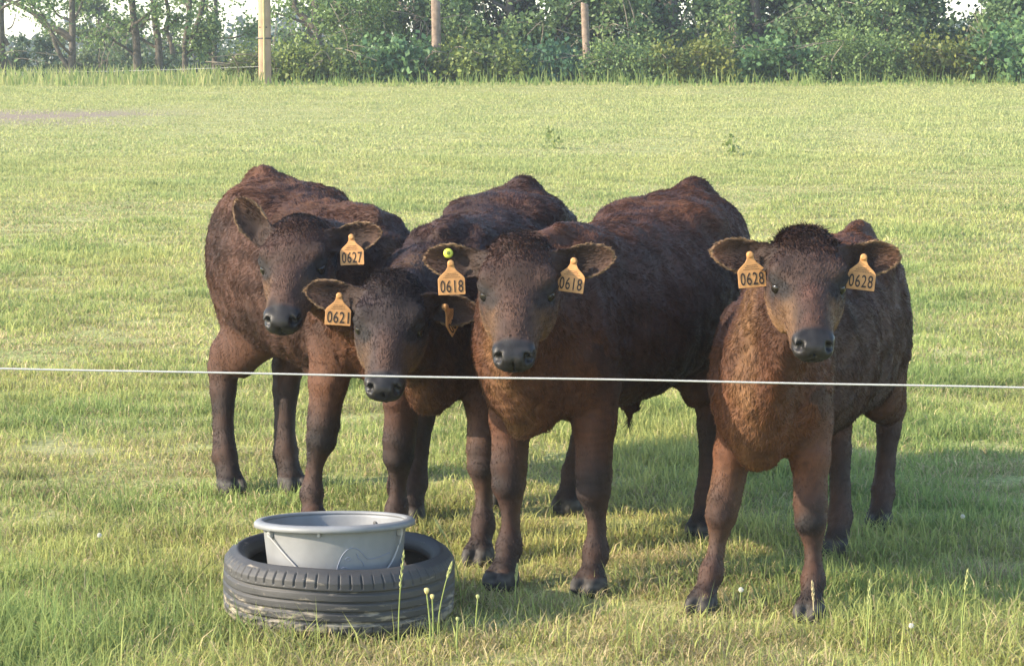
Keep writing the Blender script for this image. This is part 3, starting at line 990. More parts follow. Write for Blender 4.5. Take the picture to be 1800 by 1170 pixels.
        for i in range(K):
            t = i / (K - 1)
            pts[:, i] = p0 - nn * 0.001 + nn * (ln * (lift * t - 0.17 * t * t))[:, None] + cb * (ln * (0.35 * t + 0.55 * t * t))[:, None]
        hc_ = bpy.data.hair_curves.new('coat')
        hc_.add_curves([K] * NH)
        hc_.attributes['position'].data.foreach_set('vector', pts.ravel())
        ra = hc_.attributes.new('radius', 'FLOAT', 'POINT')
        rad = np.tile(np.array([0.0009, 0.0009, 0.00065, 0.0002], np.float32), NH)
        ra.data.foreach_set('value', rad)
        ca = hc_.attributes.new('col', 'FLOAT_COLOR', 'CURVE')
        c4 = np.ones((NH, 4), np.float32); c4[:, :3] = np.clip(hcn, 0.003, 0.9)
        ca.data.foreach_set('color', c4.ravel())
        hc_.materials.append(M_fur)
        ho = bpy.data.objects.new('coat', hc_)
        C.objects.link(ho)
        ho.parent = o
    return o

def XY(u, v):
    p = unproj(u, v)
    return (p.x, p.y)

BASE = dict(dark=(0.024, 0.0125, 0.0098), mid=(0.052, 0.0225, 0.0145), red=(0.090, 0.0355, 0.0175), leg=(0.032, 0.0195, 0.0160),
            face=(0.044, 0.0235, 0.0175), nose=(0.066, 0.035, 0.025), cheek=0.6, throat=0.6, ear_tan=0.5, topknot=0.8)

def calf_specs():
    sp = []
    sp.append(dict(BASE, seed=101, scale=1.02, yaw=R(-30), base=0.74, root=(-0.43, 7.42),
        hooves=[XY(548, 928), XY(705, 915), XY(405, 866), XY(512, 862)],
        poll=at_depth(522, 396, 7.00), head_yaw=R(8), head_pitch=R(43), head_roll=R(2), head_scale=0.97,
        ear_r=(48, 0, 10), ear_l=(8, 0, 0), red=(0.105, 0.0445, 0.0225), mid=(0.062, 0.029, 0.0190), cheek=0.75, topknot=0.6,
        tags=[dict(side=1, num='0627', turn=-8, tilt=-3, e=0.5)],
        label='leftmost brown calf, head turned to the photo left, tag 0627 in one ear'))
    sp.append(dict(BASE, seed=202, scale=1.01, yaw=R(16), base=0.82, root=(-0.20, 7.06),
        hooves=[XY(690, 960), XY(843, 990), XY(722, 918), XY(866, 888)],
        poll=at_depth(690, 498, 6.55), head_yaw=R(4), head_pitch=R(47), head_roll=R(-3), head_scale=0.94,
        ear_r=(6, 0, 0), ear_l=(-10, -8, -10), mid=(0.034, 0.0175, 0.0145), dark=(0.014, 0.0095, 0.0095), face=(0.032, 0.0215, 0.0205), red=(0.078, 0.033, 0.019),
        cheek=0.6, throat=0.2,
        tags=[dict(side=-1, num='0621', turn=4, tilt=4, e=0.42), dict(side=1, num='0621', turn=62, tilt=-38, e=0.35)],
        label='black-brown calf lowering its head between two others, tag 0621'))
    sp.append(dict(BASE, seed=303, scale=1.03, yaw=R(27), base=0.93, root=(0.105, 6.66), girth=1.02,
        hooves=[XY(885, 1032), XY(1040, 1042), XY(1000, 900), XY(1235, 945)],
        poll=at_depth(912, 430, 6.20), head_yaw=R(4), head_pitch=R(46), head_roll=R(0), head_scale=0.97,
        ear_r=(4, 0, 0), ear_l=(6, 0, 0), throat=0.9, cheek=0.65,
        tags=[dict(side=-1, num='0618', turn=5, tilt=-2, e=0.58, drop=0.008), dict(side=1, num='0618', turn=-14, tilt=6, e=0.39)],
        stud=dict(side=-1),
        label='large dark brown calf with tags 0618 and a round yellow-green ear stud'))
    sp.append(dict(BASE, seed=404, scale=0.93, yaw=R(22), base=0.92, wide=0.84, girth=0.97, root=(0.69, 6.40),
        hooves=[XY(1235, 1076), XY(1425, 1088), XY(1470, 974), XY(1546, 928)],
        poll=at_depth(1418, 420, 5.96), head_yaw=R(1), head_pitch=R(43), head_roll=R(-1), head_scale=0.92,
        ear_r=(4, 0, 0), ear_l=(2, 0, 0), red=(0.118, 0.0455, 0.0200), mid=(0.054, 0.0255, 0.0165), nose=(0.090, 0.043, 0.031), face=(0.042, 0.0245, 0.0195),
        cheek=0.9, throat=0.7, ear_tan=1.0, topknot=0.95, leg=(0.040, 0.0235, 0.0190),
        tags=[dict(side=-1, num='0628', turn=8, tilt=-4, e=0.42), dict(side=1, num='0628', turn=-8, tilt=6, e=0.42)],
        label='rightmost calf with reddish chest and curly poll, tags 0628'))
    return sp

# ------------------------------------------------------------------ tyre, tub, cord, stems
def lathe_np(prof, seg, rfun=None, close=False):
    n = len(prof)
    th = np.arange(seg) * 2 * math.pi / seg
    Rr = np.repeat(prof[:, 0][None], seg, 0); Z = np.repeat(prof[:, 1][None], seg, 0)
    if rfun is not None: Rr, Z = rfun(Rr, Z, th[:, None])
    V = np.stack([Rr * np.cos(th)[:, None], Rr * np.sin(th)[:, None], Z], 2).reshape(-1, 3)
    i = np.arange(seg)[:, None] * n; j = ((np.arange(seg) + 1) % seg)[:, None] * n
    m = n if close else n - 1
    k = np.arange(m)[None]; k2 = (k + 1) % n
    Q = np.stack([i + k, j + k, j + k2, i + k2], 2).reshape(-1, 4)
    return V, Q

def build_tyre():
    W, RO, RB = 0.200, 0.300, 0.238
    ctrl = [(RB, 0.050), (RB + 0.001, 0.036), (RB + 0.008, 0.022), (RB + 0.022, 0.012), (RB + 0.036, 0.014), (RO - 0.012, 0.022), (RO - 0.003, 0.034)]
    out = []
    for z in np.linspace(0.038, W - 0.038, 52):
        r = RO + 0.002 * math.sin((z - 0.038) / (W - 0.076) * math.pi)
        for gz in (0.060, 0.086, 0.112, 0.138):
            if abs(z - gz) < 0.0032: r -= 0.008
        out.append((r, z))
    up = [(r, W - z) for r, z in reversed(ctrl)]
    inner = [(RB + 0.006, W - 0.056), (RB + 0.022, W - 0.04), (RO - 0.018, W - 0.04), (RO - 0.014, W * 0.5), (RO - 0.018, 0.04), (RB + 0.022, 0.04), (RB + 0.006, 0.056)]
    prof = np.array(ctrl + out + up + inner)
    # densify the upper shoulder for the sipes and the sidewall ribs
    P = [prof[0]]
    for a, b in zip(prof[:-1], prof[1:]):
        m = 3 if np.linalg.norm(b - a) > 0.009 else 1
        for i in range(1, m + 1): P.append(a + (b - a) * i / m)
    prof = np.array(P)
    def rf(Rr, Z, th):
        fr = (th / (2 * math.pi) * 66) % 1.0
        band = ((Z > W - 0.052) & (Z < W - 0.018) & (Rr > RO - 0.016)) | ((Z < 0.052) & (Z > 0.018) & (Rr > RO - 0.016))
        Rr = Rr - 0.005 * band * (fr < 0.10)
        rib = (np.abs(Z - W) < 0.02) * (np.abs(Rr - RB - 0.030) < 0.005) * 0.003
        Z = Z + rib + 0.002 * np.sin(3 * th + 1) + 0.0015 * np.sin(5 * th)
        return Rr + 0.003 * np.sin(2 * th), Z
    V, Q = lathe_np(prof, 66 * 14, rf, True)
    me = np_mesh('car_tyre', V, Q)
    m, t, b = new_mat('muddy_rubber')
    tc = node(t, 'ShaderNodeTexCoord')
    n1 = node(t, 'ShaderNodeTexNoise'); n1.inputs['Scale'].default_value = 14; n1.inputs['Detail'].default_value = 8; n1.inputs['Roughness'].default_value = 0.65
    n2 = node(t, 'ShaderNodeTexNoise'); n2.inputs['Scale'].default_value = 5; n2.inputs['Detail'].default_value = 5
    mp = node(t, 'ShaderNodeMapping'); mp.inputs['Scale'].default_value = (1, 1, 4.5)
    t.links.new(tc.outputs['Object'], mp.inputs[0])
    t.links.new(mp.outputs[0], n1.inputs['Vector']); t.links.new(tc.outputs['Object'], n2.inputs['Vector'])
    sx = node(t, 'ShaderNodeSeparateXYZ'); t.links.new(tc.outputs['Object'], sx.inputs[0])
    zr = node(t, 'ShaderNodeMapRange'); zr.inputs['From Min'].default_value = 0.02; zr.inputs['From Max'].default_value = 0.125
    zr.inputs['To Min'].default_value = 0.16; zr.inputs['To Max'].default_value = -0.06
    t.links.new(sx.outputs['Z'], zr.inputs[0])
    ad = node(t, 'ShaderNodeMath', operation='ADD'); t.links.new(n1.outputs[0], ad.inputs[0]); t.links.new(zr.outputs[0], ad.inputs[1])
    cr = node(t, 'ShaderNodeValToRGB'); cr.color_ramp.elements[0].position = 0.56; cr.color_ramp.elements[1].position = 0.70
    cr.color_ramp.elements[0].color = (0, 0, 0, 1); cr.color_ramp.elements[1].color = (1, 1, 1, 1)
    t.links.new(ad.outputs[0], cr.inputs[0])
    rb = node(t, 'ShaderNodeValToRGB'); rb.color_ramp.elements[0].position = 0.3; rb.color_ramp.elements[1].position = 0.75
    rb.color_ramp.elements[0].color = (0.026, 0.026, 0.028, 1); rb.color_ramp.elements[1].color = (0.060, 0.057, 0.055, 1)
    t.links.new(n2.outputs[0], rb.inputs[0])
    mx = node(t, 'ShaderNodeMixRGB'); mx.inputs[2].default_value = (0.30, 0.255, 0.19, 1)
    t.links.new(cr.outputs[0], mx.inputs[0]); t.links.new(rb.outputs[0], mx.inputs[1])
    t.links.new(mx.outputs[0], b.inputs['Base Color'])
    b.inputs['Roughness'].default_value = 0.62
    bp = node(t, 'ShaderNodeBump'); bp.inputs['Strength'].default_value = 0.4; bp.inputs['Distance'].default_value = 0.004
    t.links.new(ad.outputs[0], bp.inputs['Height']); t.links.new(bp.outputs[0], b.inputs['Normal'])
    o = link('car_tyre', me, m)
    o.location = (TYRE_C.x, TYRE_C.y, float(ground_z(TYRE_C.x, TYRE_C.y)) + 0.0)
    o.rotation_euler = (R(1.5), R(1.0), 0.3)
    tag(o, 'worn muddy car tyre lying flat in the grass round the grey tub', 'tyre')
    return o

def tube_mesh(name, P, r, seg=8, closed_ends=True):
    P = np.asarray(P, float); n = len(P)
    r = np.full(n, r) if np.ndim(r) == 0 else np.asarray(r, float)
    T = np.gradient(P, axis=0); T /= np.linalg.norm(T, axis=1)[:, None] + 1e-12
    ref = np.array([0.31, 0.17, 0.93])
    if abs(T[0] @ unit(ref)) > 0.9: ref = np.array([1.0, 0.2, 0.1])
    U = np.cross(T, ref); U /= np.linalg.norm(U, axis=1)[:, None]
    Wv = np.cross(T, U)
    a = np.arange(seg) * 2 * math.pi / seg
    V = P[:, None] + (U[:, None] * np.cos(a)[None, :, None] + Wv[:, None] * np.sin(a)[None, :, None]) * r[:, None, None]
    V = V.reshape(-1, 3)
    i = np.arange(n - 1)[:, None] * seg; k = np.arange(seg)[None]; k2 = (k + 1) % seg
    Q = np.stack([i + k, i + k2, i + seg + k2, i + seg + k], 2).reshape(-1, 4)
    return V, Q

def join_tubes(lst):
    Vs, Qs, o = [], [], 0
    for V, Q in lst:
        Vs.append(V); Qs.append(Q + o); o += len(V)
    return np.concatenate(Vs), np.concatenate(Qs)

def spline(P, n):
    P = np.asarray(P, float)
    t = np.linspace(0, len(P) - 1, n)
    i = np.clip(t.astype(int), 0, len(P) - 2); f = (t - i)[:, None]
    g = lambda j: P[np.clip(j, 0, len(P) - 1)]
    p0, p1, p2, p3 = g(i - 1), g(i), g(i + 1), g(i + 2)
    return 0.5 * (2 * p1 + (p2 - p0) * f + (2 * p0 - 5 * p1 + 4 * p2 - p3) * f ** 2 + (3 * p1 - p0 - 3 * p2 + p3) * f ** 3)

def build_tub():
    m = simple_mat('grey_plastic', (0.205, 0.21, 0.215), 0.5, 0.4, 0.22, 9, 0.06, 60)
    m_line = simple_mat('moulded_line', (0.20, 0.22, 0.28), 0.5, 0.4)
    m_hd = simple_mat('bail_wire', (0.33, 0.32, 0.31), 0.45, 0.5)
    c = Vector((TYRE_C.x - 0.006, TYRE_C.y - 0.035, float(ground_z(TYRE_C.x, TYRE_C.y)) + 0.106))
    root = empty('feed_tub', c)
    root.rotation_euler = (R(-4.5), R(-0.5), 0)
    tag(root, 'round grey plastic feed tub set inside the old tyre', 'tub')
    H = 0.158
    rad = lambda z: 0.169 + 0.017 * (z / H)
    prof = [(0.001, 0.0)] + [(r, 0.0) for r in (0.05, 0.10, 0.14)] + [(0.152, 0.004)]
    prof += [(rad(z), z) for z in np.linspace(0.012, H, 16)]
    prof += [(rad(z) - 0.004, z) for z in np.linspace(H, 0.014, 16)] + [(0.148, 0.008), (0.14, 0.005), (0.10, 0.005), (0.05, 0.005), (0.001, 0.005)]
    V, Q = lathe_np(np.array(prof), 96)
    link('bowl', np_mesh('bowl', V, Q), m, root)
    rc = rad(H)
    lip = [(rc - 0.005, H - 0.002), (rc - 0.003, H + 0.004), (rc + 0.004, H + 0.0065), (rc + 0.017, H + 0.004), (rc + 0.0225, H - 0.001),
           (rc + 0.023, H - 0.010), (rc + 0.020, H - 0.011), (rc + 0.018, H - 0.004), (rc + 0.004, H - 0.001)]
    V, Q = lathe_np(np.array(lip), 96, None, True)
    link('rim', np_mesh('rim', V, Q), m, root)
    # lugs under the rim (a: angle from the camera side, to the right positive)
    def pos(a, z, off=0.0):
        r = rad(z) + off
        return np.array([r * math.sin(a), -r * math.cos(a), z])
    def lug(a, zc, w_, h_, th):
        bm = bmesh.new()
        bmesh.ops.create_cube(bm, size=1)
        bmesh.ops.bevel(bm, geom=list(bm.edges), offset=0.12, segments=2, affect='EDGES')
        me = bpy.data.meshes.new('handle_lug')
        for v in bm.verts: v.co = Vector((v.co.x * w_, v.co.y * th, v.co.z * h_))
        bm.to_mesh(me); bm.free()
        l = link('handle_lug', me, m_hd, root, pos(a, zc, th * 0.45))
        l.rotation_euler = (0, 0, a)
    lug(R(-56), H - 0.022, 0.016, 0.018, 0.012)
    lug(R(-8), H - 0.016, 0.008, 0.010, 0.010)
    lug(R(66), H - 0.022, 0.016, 0.018, 0.012)
    # wire bail hanging down the camera side, its lowest part out of sight behind the tyre
    hp_ = [pos(R(-56), H - 0.022, 0.013), pos(R(-46), H - 0.052, 0.006), pos(R(-34), H - 0.085, 0.005), pos(R(-20), 0.036, 0.005), pos(R(-4), 0.020, 0.006),
           pos(R(15), 0.014, 0.006), pos(R(36), 0.022, 0.006), pos(R(52), 0.050, 0.008), pos(R(62), 0.09, 0.008), pos(R(66), H - 0.022, 0.013)]
    V, Q = tube_mesh('bail_handle', spline(hp_, 70), 0.0022, 8)
    link('bail_handle', np_mesh('bail_handle', V, Q), m_hd, root)
    # outline mark of an animal head on the front
    def mk(pts, r=0.0011):
        return tube_mesh('m', np.array([pos(R(a), z, 0.0006) for a, z in spline(np.array(pts), 40)]), r, 6)
    tubes = [mk([(5, 0.040), (6.5, 0.062), (10, 0.088), (15, 0.104), (20, 0.106), (25, 0.098), (29, 0.084), (33, 0.076), (42, 0.078), (55, 0.086)]),
             mk([(5, 0.040), (7, 0.034), (10, 0.036), (13, 0.030)]), mk([(12, 0.078), (14.5, 0.083), (17, 0.079), (14.5, 0.074), (12, 0.078)], 0.0009),
             mk([(22, 0.092), (24, 0.078), (27, 0.070), (29, 0.058)]), mk([(9, 0.055), (12, 0.058), (15, 0.053)], 0.0008)]
    V, Q = join_tubes(tubes)
    link('emblem', np_mesh('emblem', V, Q), m_line, root)
    # dark slot on the inner far wall
    bm = bmesh.new()
    bmesh.ops.create_uvsphere(bm, u_segments=12, v_segments=8, radius=1)
    for v in bm.verts: v.co = Vector((v.co.x * 0.007, v.co.y * 0.0025, v.co.z * 0.008 + v.co.x * 0.003))
    me = bpy.data.meshes.new('slot'); bm.to_mesh(me); bm.free()
    a = R(147)
    p = np.array([(rad(0.125) - 0.005) * math.sin(a), -(rad(0.125) - 0.005) * math.cos(a), 0.132])
    s_ = link('slot', me, M_dark_metal, root, p)
    s_.rotation_euler = (0, 0, a)

def build_cord():
    a = at_depth(0, 647.5, 5.55); b = at_depth(1800, 681, 5.50)
    d = (b - a) / (b.x - a.x)
    xs = np.linspace(-7, 7, 4000)
    P = np.array([a + d * (x - a.x) for x in xs])
    P[:, 2] += 0.0008 * np.sin(xs * 3.1) + 0.0006 * np.sin(xs * 7.3)
    # two white strands twisted round each other
    ph = xs * 2 * math.pi / 0.014
    lst = []
    for k in range(3):
        off = np.stack([0 * xs, np.cos(ph + k * 2.094), np.sin(ph + k * 2.094)], 1) * 0.0011
        lst.append(tube_mesh('c', P + off, 0.0016, 6))
    V, Q = join_tubes(lst)
    m = simple_mat('white_poly_cord', (0.44, 0.435, 0.42), 0.55, 0.3, 0.1, 90)
    o = link('electric_fence', np_mesh('electric_fence', V, Q), m)
    tag(o, 'thin white electric fence cord stretched across the picture before the calves', 'fence cord')

M_stem = simple_mat('green_stem', (0.25, 0.30, 0.09), 0.6, 0.2, 0.2, 40)
M_straw = simple_mat('straw_stem', (0.46, 0.38, 0.22), 0.7, 0.2, 0.2, 40)
M_bud = simple_mat('bud_cream', (0.62, 0.52, 0.22), 0.7, 0.2, 0.2, 120)
M_white = simple_mat('clover_white', (0.72, 0.70, 0.62), 0.7, 0.2, 0.15, 200)

def seed_stem(u, v, h, lean, dry, label, head=0.05, name='grass_stem'):
    p = unproj(u, v)
    root = empty(name, p)
    top = Vector((lean * h, random.uniform(-0.1, 0.1) * h, h))
    P = spline([(0, 0, -0.01), (top.x * 0.15, top.y * 0.2, h * 0.4), (top.x * 0.55, top.y * 0.6, h * 0.75), tuple(top)], 20)
    V, Q = tube_mesh('stalk', P, np.linspace(0.0019, 0.0011, 20), 6)
    mt = M_straw if dry else M_stem
    link('stalk', np_mesh('stalk', V, Q), mt, root)
    # spikelets along the last stretch
    lst = []
    n = 16
    dirv = unit(P[-1] - P[-4])
    for i in range(n):
        f = i / (n - 1)
        c = P[-1] - dirv * head * (1 - f)
        a = i * 2.4
        off = np.array([math.cos(a), math.sin(a), 0.0]) * 0.003 * (1.1 - abs(f - 0.4))
        lst.append(tube_mesh('s', np.array([c, c + off + dirv * 0.006, c + off * 1.5 + dirv * 0.013]), np.array([0.0008, 0.0019, 0.0004]), 5))
    V, Q = join_tubes(lst)
    link('seed_head', np_mesh('seed_head', V, Q), M_straw if dry else simple_green_head, root)
    tag(root, label, 'grass stem', 'seeding grass stems in the foreground')
    return root

simple_green_head = simple_mat('seed_green', (0.36, 0.38, 0.16), 0.7, 0.2, 0.25, 90)

def bud_stem(u, v, h, lean, r, label, mat):
    p = unproj(u, v)
    root = empty('flower_bud', p)
    P = spline([(0, 0, -0.01), (lean * h * 0.2, 0, h * 0.5), (lean * h, 0.0, h)], 14)
    V, Q = tube_mesh('stalk', P, np.linspace(0.0024, 0.0017, 14), 7)
    link('stalk', np_mesh('stalk', V, Q), M_stem, root)
    prof = np.array([(0.0005, -r * 1.5), (r * 0.55, -r * 1.2), (r * 0.85, -r * 0.4), (r, r * 0.3), (r * 0.8, r * 0.9), (r * 0.4, r * 1.1), (0.0005, r * 1.05)])
    def rf(Rr, Z, th): return Rr * (1 + 0.10 * np.sin(9 * th)), Z
    V, Q = lathe_np(prof, 36, rf)
    o = link('bud', np_mesh('bud', V, Q), mat, root, (float(P[-1][0]), 0, h + r))
    tag(root, label, 'flower', 'flower buds beside the tyre')

def clover(u, v, label):
    p = unproj(u, v)
    root = empty('clover_flower', p)
    h = random.uniform(0.06, 0.085)
    V, Q = tube_mesh('stalk', np.array([(0, 0, -0.01), (0.003, 0, h * 0.5), (0.006, 0, h)]), 0.0012, 6)
    link('stalk', np_mesh('stalk', V, Q), M_stem, root)
    lst = []
    for i in range(46):
        a = i * 2.399; zz = 1 - 2 * (i + 0.5) / 46
        d = np.array([math.cos(a) * math.sqrt(1 - zz * zz), math.sin(a) * math.sqrt(1 - zz * zz), zz])
        lst.append(tube_mesh('p', np.array([d * 0.002, d * 0.0045, d * 0.0072]), np.array([0.0008, 0.0014, 0.0005]), 4))
    V, Q = join_tubes(lst)
    link('flower_head', np_mesh('flower_head', V, Q), M_white, root, (0.006, 0, h + 0.004))
    tag(root, label, 'flower', 'white clover heads in the grass')

def build_small_plants():
    seed_stem(535, 905, 0.235, 0.20, True, 'tall pale dry grass stem rising behind the tub rim, before a calf leg', 0.07)
    seed_stem(700, 1150, 0.255, 0.06, False, 'tall green grass stem with narrow seed head before the tyre, left of cream buds', 0.09)
    seed_stem(768, 1140, 0.21, 0.17, False, 'grass stem with a plump seed head just right of the cream buds', 0.035)
    seed_stem(812, 1070, 0.24, -0.28, False, 'long grass stem leaning left over the shaded edge of the tyre', 0.05)
    seed_stem(398, 1085, 0.20, 0.15, False, 'pale grass stem against the left end of the tyre', 0.05)
    seed_stem(1522, 1165, 0.20, 0.03, False, 'upright grass stem right of the reddish calf, nearest the photo edge', 0.06)
    seed_stem(1688, 1150, 0.21, 0.05, False, 'slender seeding grass stem at the lower right of the field', 0.05)
    seed_stem(1262, 1055, 0.13, -0.04, True, 'short straw-coloured stem by the slanting fore hoof of the reddish calf', 0.06)
    seed_stem(1430, 1098, 0.11, -0.05, True, 'short straw-coloured stem standing against the reddish calf\'s left fore hoof', 0.05)
    seed_stem(905, 1075, 0.12, 0.05, False, 'short grass stem in the shade before the large calf\'s front hoof', 0.04)
    bud_stem(757, 1150, 0.155, -0.06, 0.0062, 'largest cream flower bud on a tall stalk before the tyre', M_bud)
    bud_stem(762, 1145, 0.135, -0.02, 0.0050, 'smaller cream bud on a bent stalk close to the largest bud', M_bud)
    bud_stem(803, 1160, 0.100, 0.02, 0.0042, 'short green-yellow bud right of the tyre', simple_green_head)
    bud_stem(836, 1130, 0.115, 0.05, 0.0048, 'green-yellow bud on a kinked stalk furthest from the tyre', simple_green_head)
    bud_stem(604, 1130, 0.085, -0.02, 0.0040, 'small pale bud in front of the muddy middle of the tyre', M_bud)
    clover(1688, 945, 'white clover head in the shade at the right edge of the field')
    clover(1597, 1145, 'white clover head lowest in the field, right of the reddish calf')
    clover(172, 985, 'white clover head left of the tyre')
    clover(1298, 1092, 'white clover head between the reddish calf\'s fore hooves')

def weed(u, v, h, label):
    """leafy upright weed far out in the field"""
    p = unproj(u, v)
    root = empty('weed_plant', p)
    V, Q = tube_mesh('stem', np.array([(0, 0, -0.02), (0.01, 0, h * 0.5), (0.0, 0, h)]), np.array([0.008, 0.006, 0.003]), 6)
    link('stem', np_mesh('stem', V, Q), M_stem, root)
    r = np.random.default_rng(int(u))
    n = 46
    c = np.stack([r.normal(0, 0.05, n), r.normal(0, 0.05, n), r.uniform(0.02, 1, n) * h], 1)
    V, Q, col = leaf_cards(c, 0.05, r, np.array([0.14, 0.19, 0.06]), np.array([0.30, 0.33, 0.11]))
    me = np_mesh('foliage', V, Q); set_col(me, col)
    link('foliage', me, M_leaf, root)
    tag(root, label, 'weed', 'weeds standing out in the far field')

# ------------------------------------------------------------------ trees, bushes and posts
def leaf_cards(Cn, size, r, c0, c1, bright=None):
    """small folded leaves at the given centres"""
    n = len(Cn)
    d = r.normal(size=(n, 3)); d[:, 2] -= 0.3
    d /= np.linalg.norm(d, axis=1)[:, None]
    u = r.normal(size=(n, 3)); u[:, 2] += 0.5
    sd_ = np.cross(d, u); sd_ /= np.linalg.norm(sd_, axis=1)[:, None] + 1e-9
    nn = np.cross(sd_, d)
    L = (size * r.uniform(0.6, 1.4, n))[:, None]
    W = L * 0.36
    V = np.empty((n, 4, 3), np.float32)
    V[:, 0] = Cn - d * L * 0.5
    V[:, 1] = Cn + sd_ * W + nn * W * 0.25
    V[:, 2] = Cn + d * L * 0.5
    V[:, 3] = Cn - sd_ * W + nn * W * 0.25
    t = r.uniform(0, 1, (n, 1))
    if bright is not None: t = np.clip(0.5 * t + 0.6 * bright[:, None], 0, 1)
    col = (c0 * (1 - t) + c1 * t) * r.uniform(0.7, 1.25, (n, 1))
    Q = np.arange(n, dtype=np.int32)[:, None] * 4 + np.arange(4)[None]
    return V.reshape(-1, 3), Q, np.repeat(col, 4, 0).astype(np.float32)

G0, G1 = np.array([0.060, 0.120, 0.046]), np.array([0.25, 0.34, 0.110])

def bush(x, y, w_, h_, dep, n, label, seed, leaf=0.075, c0=G0, c1=G1, group='bushes along the hedge foot', cat='bush', name='bramble_bush', gaps=0.2, stems=9, stemmat=None):
    r = np.random.default_rng(seed)
    z0 = float(ground_z(x, y))
    root = empty(name, (x, y, z0))
    # clumps of leaves about arching canes
    lst, cents = [], []
    for i in range(stems):
        bx, by = r.uniform(-0.5, 0.5) * w_, r.uniform(-0.4, 0.4) * dep
        hh = h_ * r.uniform(0.6, 1.05)
        P = spline([(bx, by, -0.1), (bx + r.normal(0, 0.08), by + r.normal(0, 0.08), hh * 0.5), (bx + r.normal(0, 0.25), by - abs(r.normal(0, 0.2)), hh),
                    (bx + r.normal(0, 0.5), by - abs(r.normal(0, 0.3)), hh * r.uniform(0.6, 0.95))], 12)
        lst.append(tube_mesh('c', P, np.linspace(0.016, 0.005, 12), 5))
    V, Q = join_tubes(lst)
    link('canes', np_mesh('canes', V, Q), stemmat or M_bark_pale, root)
    ncl = max(8, int(n / 55))
    cc = np.stack([r.uniform(-0.5, 0.5, ncl) * w_, r.uniform(-0.5, 0.5, ncl) * dep, r.uniform(0.02, 1, ncl) ** 0.9], 1)
    prof = h_ * (1 - 0.45 * (np.abs(cc[:, 0]) / (w_ * 0.5)) ** 3) * r.uniform(0.6, 1.25, ncl)
    cc[:, 2] *= prof
    rad_ = r.uniform(0.10, 0.26, ncl)
    k = r.integers(0, ncl, n)
    off = r.normal(size=(n, 3)) * 0.6
    Cn = cc[k] + off * rad_[k][:, None]
    Cn[:, 2] = np.maximum(Cn[:, 2], 0.0)
    tone = r.uniform(0, 1, ncl)[k]
    V, Q, col = leaf_cards(Cn, leaf, r, c0, c1, tone)
    me = np_mesh('foliage', V, Q); set_col(me, col)
    link('foliage', me, M_leaf, root)
    tag(root, label, cat, group)
    return root

def tree(u, y, dia, h_, label, seed, lean=0.0, forks=(), crown_lo=1.8, crown_w=2.2, n=3500, leaf=0.085, c0=G0, c1=G1, name='tree',
         group='trees behind the hedge', mat=None, limbs=7, x=None, crown_hi=None, ivy=0, limb_lo=None):
    r = np.random.default_rng(seed)
    if x is None: x = (u - 900) / FPX * y
    z0 = float(ground_z(x, y))
    root = empty(name, (x, y, z0))
    tagc = []
    rt = dia / 2
    tr_pts = spline([(0, 0, -0.3), (lean * 0.4 + r.normal(0, 0.06), 0, h_ * 0.13), (lean * 0.7 + r.normal(0, 0.07), 0.03, h_ * 0.3), (lean + r.normal(0, 0.10), 0.1, h_ * 0.6), (lean * 1.3, 0.2, h_)], 26)
    rad_ = rt * (1 - 0.75 * np.linspace(0, 1, 26) ** 1.2); rad_[0] *= 1.3; rad_[1] *= 1.12
    V, Q = tube_mesh('t', tr_pts, rad_ * (1 + 0.06 * np.sin(np.arange(26) * 1.7)), 12)
    lst = [(V, Q)]
    ends = []
    lo = crown_lo * 0.8 if limb_lo is None else limb_lo
    for i in range(limbs):
        f = lo / h_ + (1 - lo / h_) * (i + r.uniform(0, 0.8)) / limbs
        b0 = tr_pts[min(25, int(f * 25))]
        a = r.uniform(0, 6.28)
        L = crown_w * r.uniform(0.5, 1.0) * (1.1 - 0.5 * f)
        dv = np.array([math.cos(a), math.sin(a) * 0.8, r.uniform(0.15, 0.7)])
        P = spline([b0, b0 + dv * L * 0.4 + r.normal(0, 0.08, 3), b0 + dv * L * 0.75 + r.normal(0, 0.15, 3), b0 + dv * L + np.array([0, 0, -0.1])], 14)
        lst.append(tube_mesh('l', P, np.linspace(rt * 0.42 * (1.1 - 0.5 * f), 0.008, 14), 7))
        ends += [P[7], P[9], P[11], P[13]]
        for j in range(3):
            q0 = P[r.integers(5, 12)]
            dv2 = unit(dv + r.normal(0, 0.7, 3)); L2 = L * r.uniform(0.25, 0.5)
            P2 = spline([q0, q0 + dv2 * L2 * 0.5 + r.normal(0, 0.05, 3), q0 + dv2 * L2], 8)
            lst.append(tube_mesh('l', P2, np.linspace(0.016, 0.005, 8), 5))
            ends += [P2[3], P2[5], P2[7]]
    for fk in forks:
        P = spline(fk[0], 18) - np.array([x, y, z0])
        lst.append(tube_mesh('f', P, np.linspace(fk[1], fk[2], 18), 9))
        if fk[3]: ends += [P[9], P[12], P[15], P[17]]
    V, Q = join_tubes(lst)
    link('trunk', np_mesh('trunk', V, Q), mat or M_bark, root)
    if n:
        ends = np.array(ends)
        k = r.integers(0, len(ends), n)
        sp_ = r.uniform(0.14, 0.42, len(ends))
        Cn = ends[k] + r.normal(size=(n, 3)) * 0.55 * sp_[k][:, None]
        if ivy:
            m_ = int(ivy)
            f = r.uniform(0, 0.8, m_)
            Ci = tr_pts[(f * 25).astype(int)] + r.normal(0, 1, (m_, 3)) * (rt + 0.06)
            Cn = np.concatenate([Cn, Ci]); k = np.concatenate([k, r.integers(0, len(ends), m_)])
        Cn[:, 2] = np.maximum(Cn[:, 2], 0.1)
        tone = r.uniform(0, 1, len(ends))[k]
        V, Q, col = leaf_cards(Cn, leaf, r, c0, c1, tone)
        me = np_mesh('crown', V, Q); set_col(me, col)
        link('crown', me, M_leaf, root)
    tag(root, label, 'tree', group)
    return root

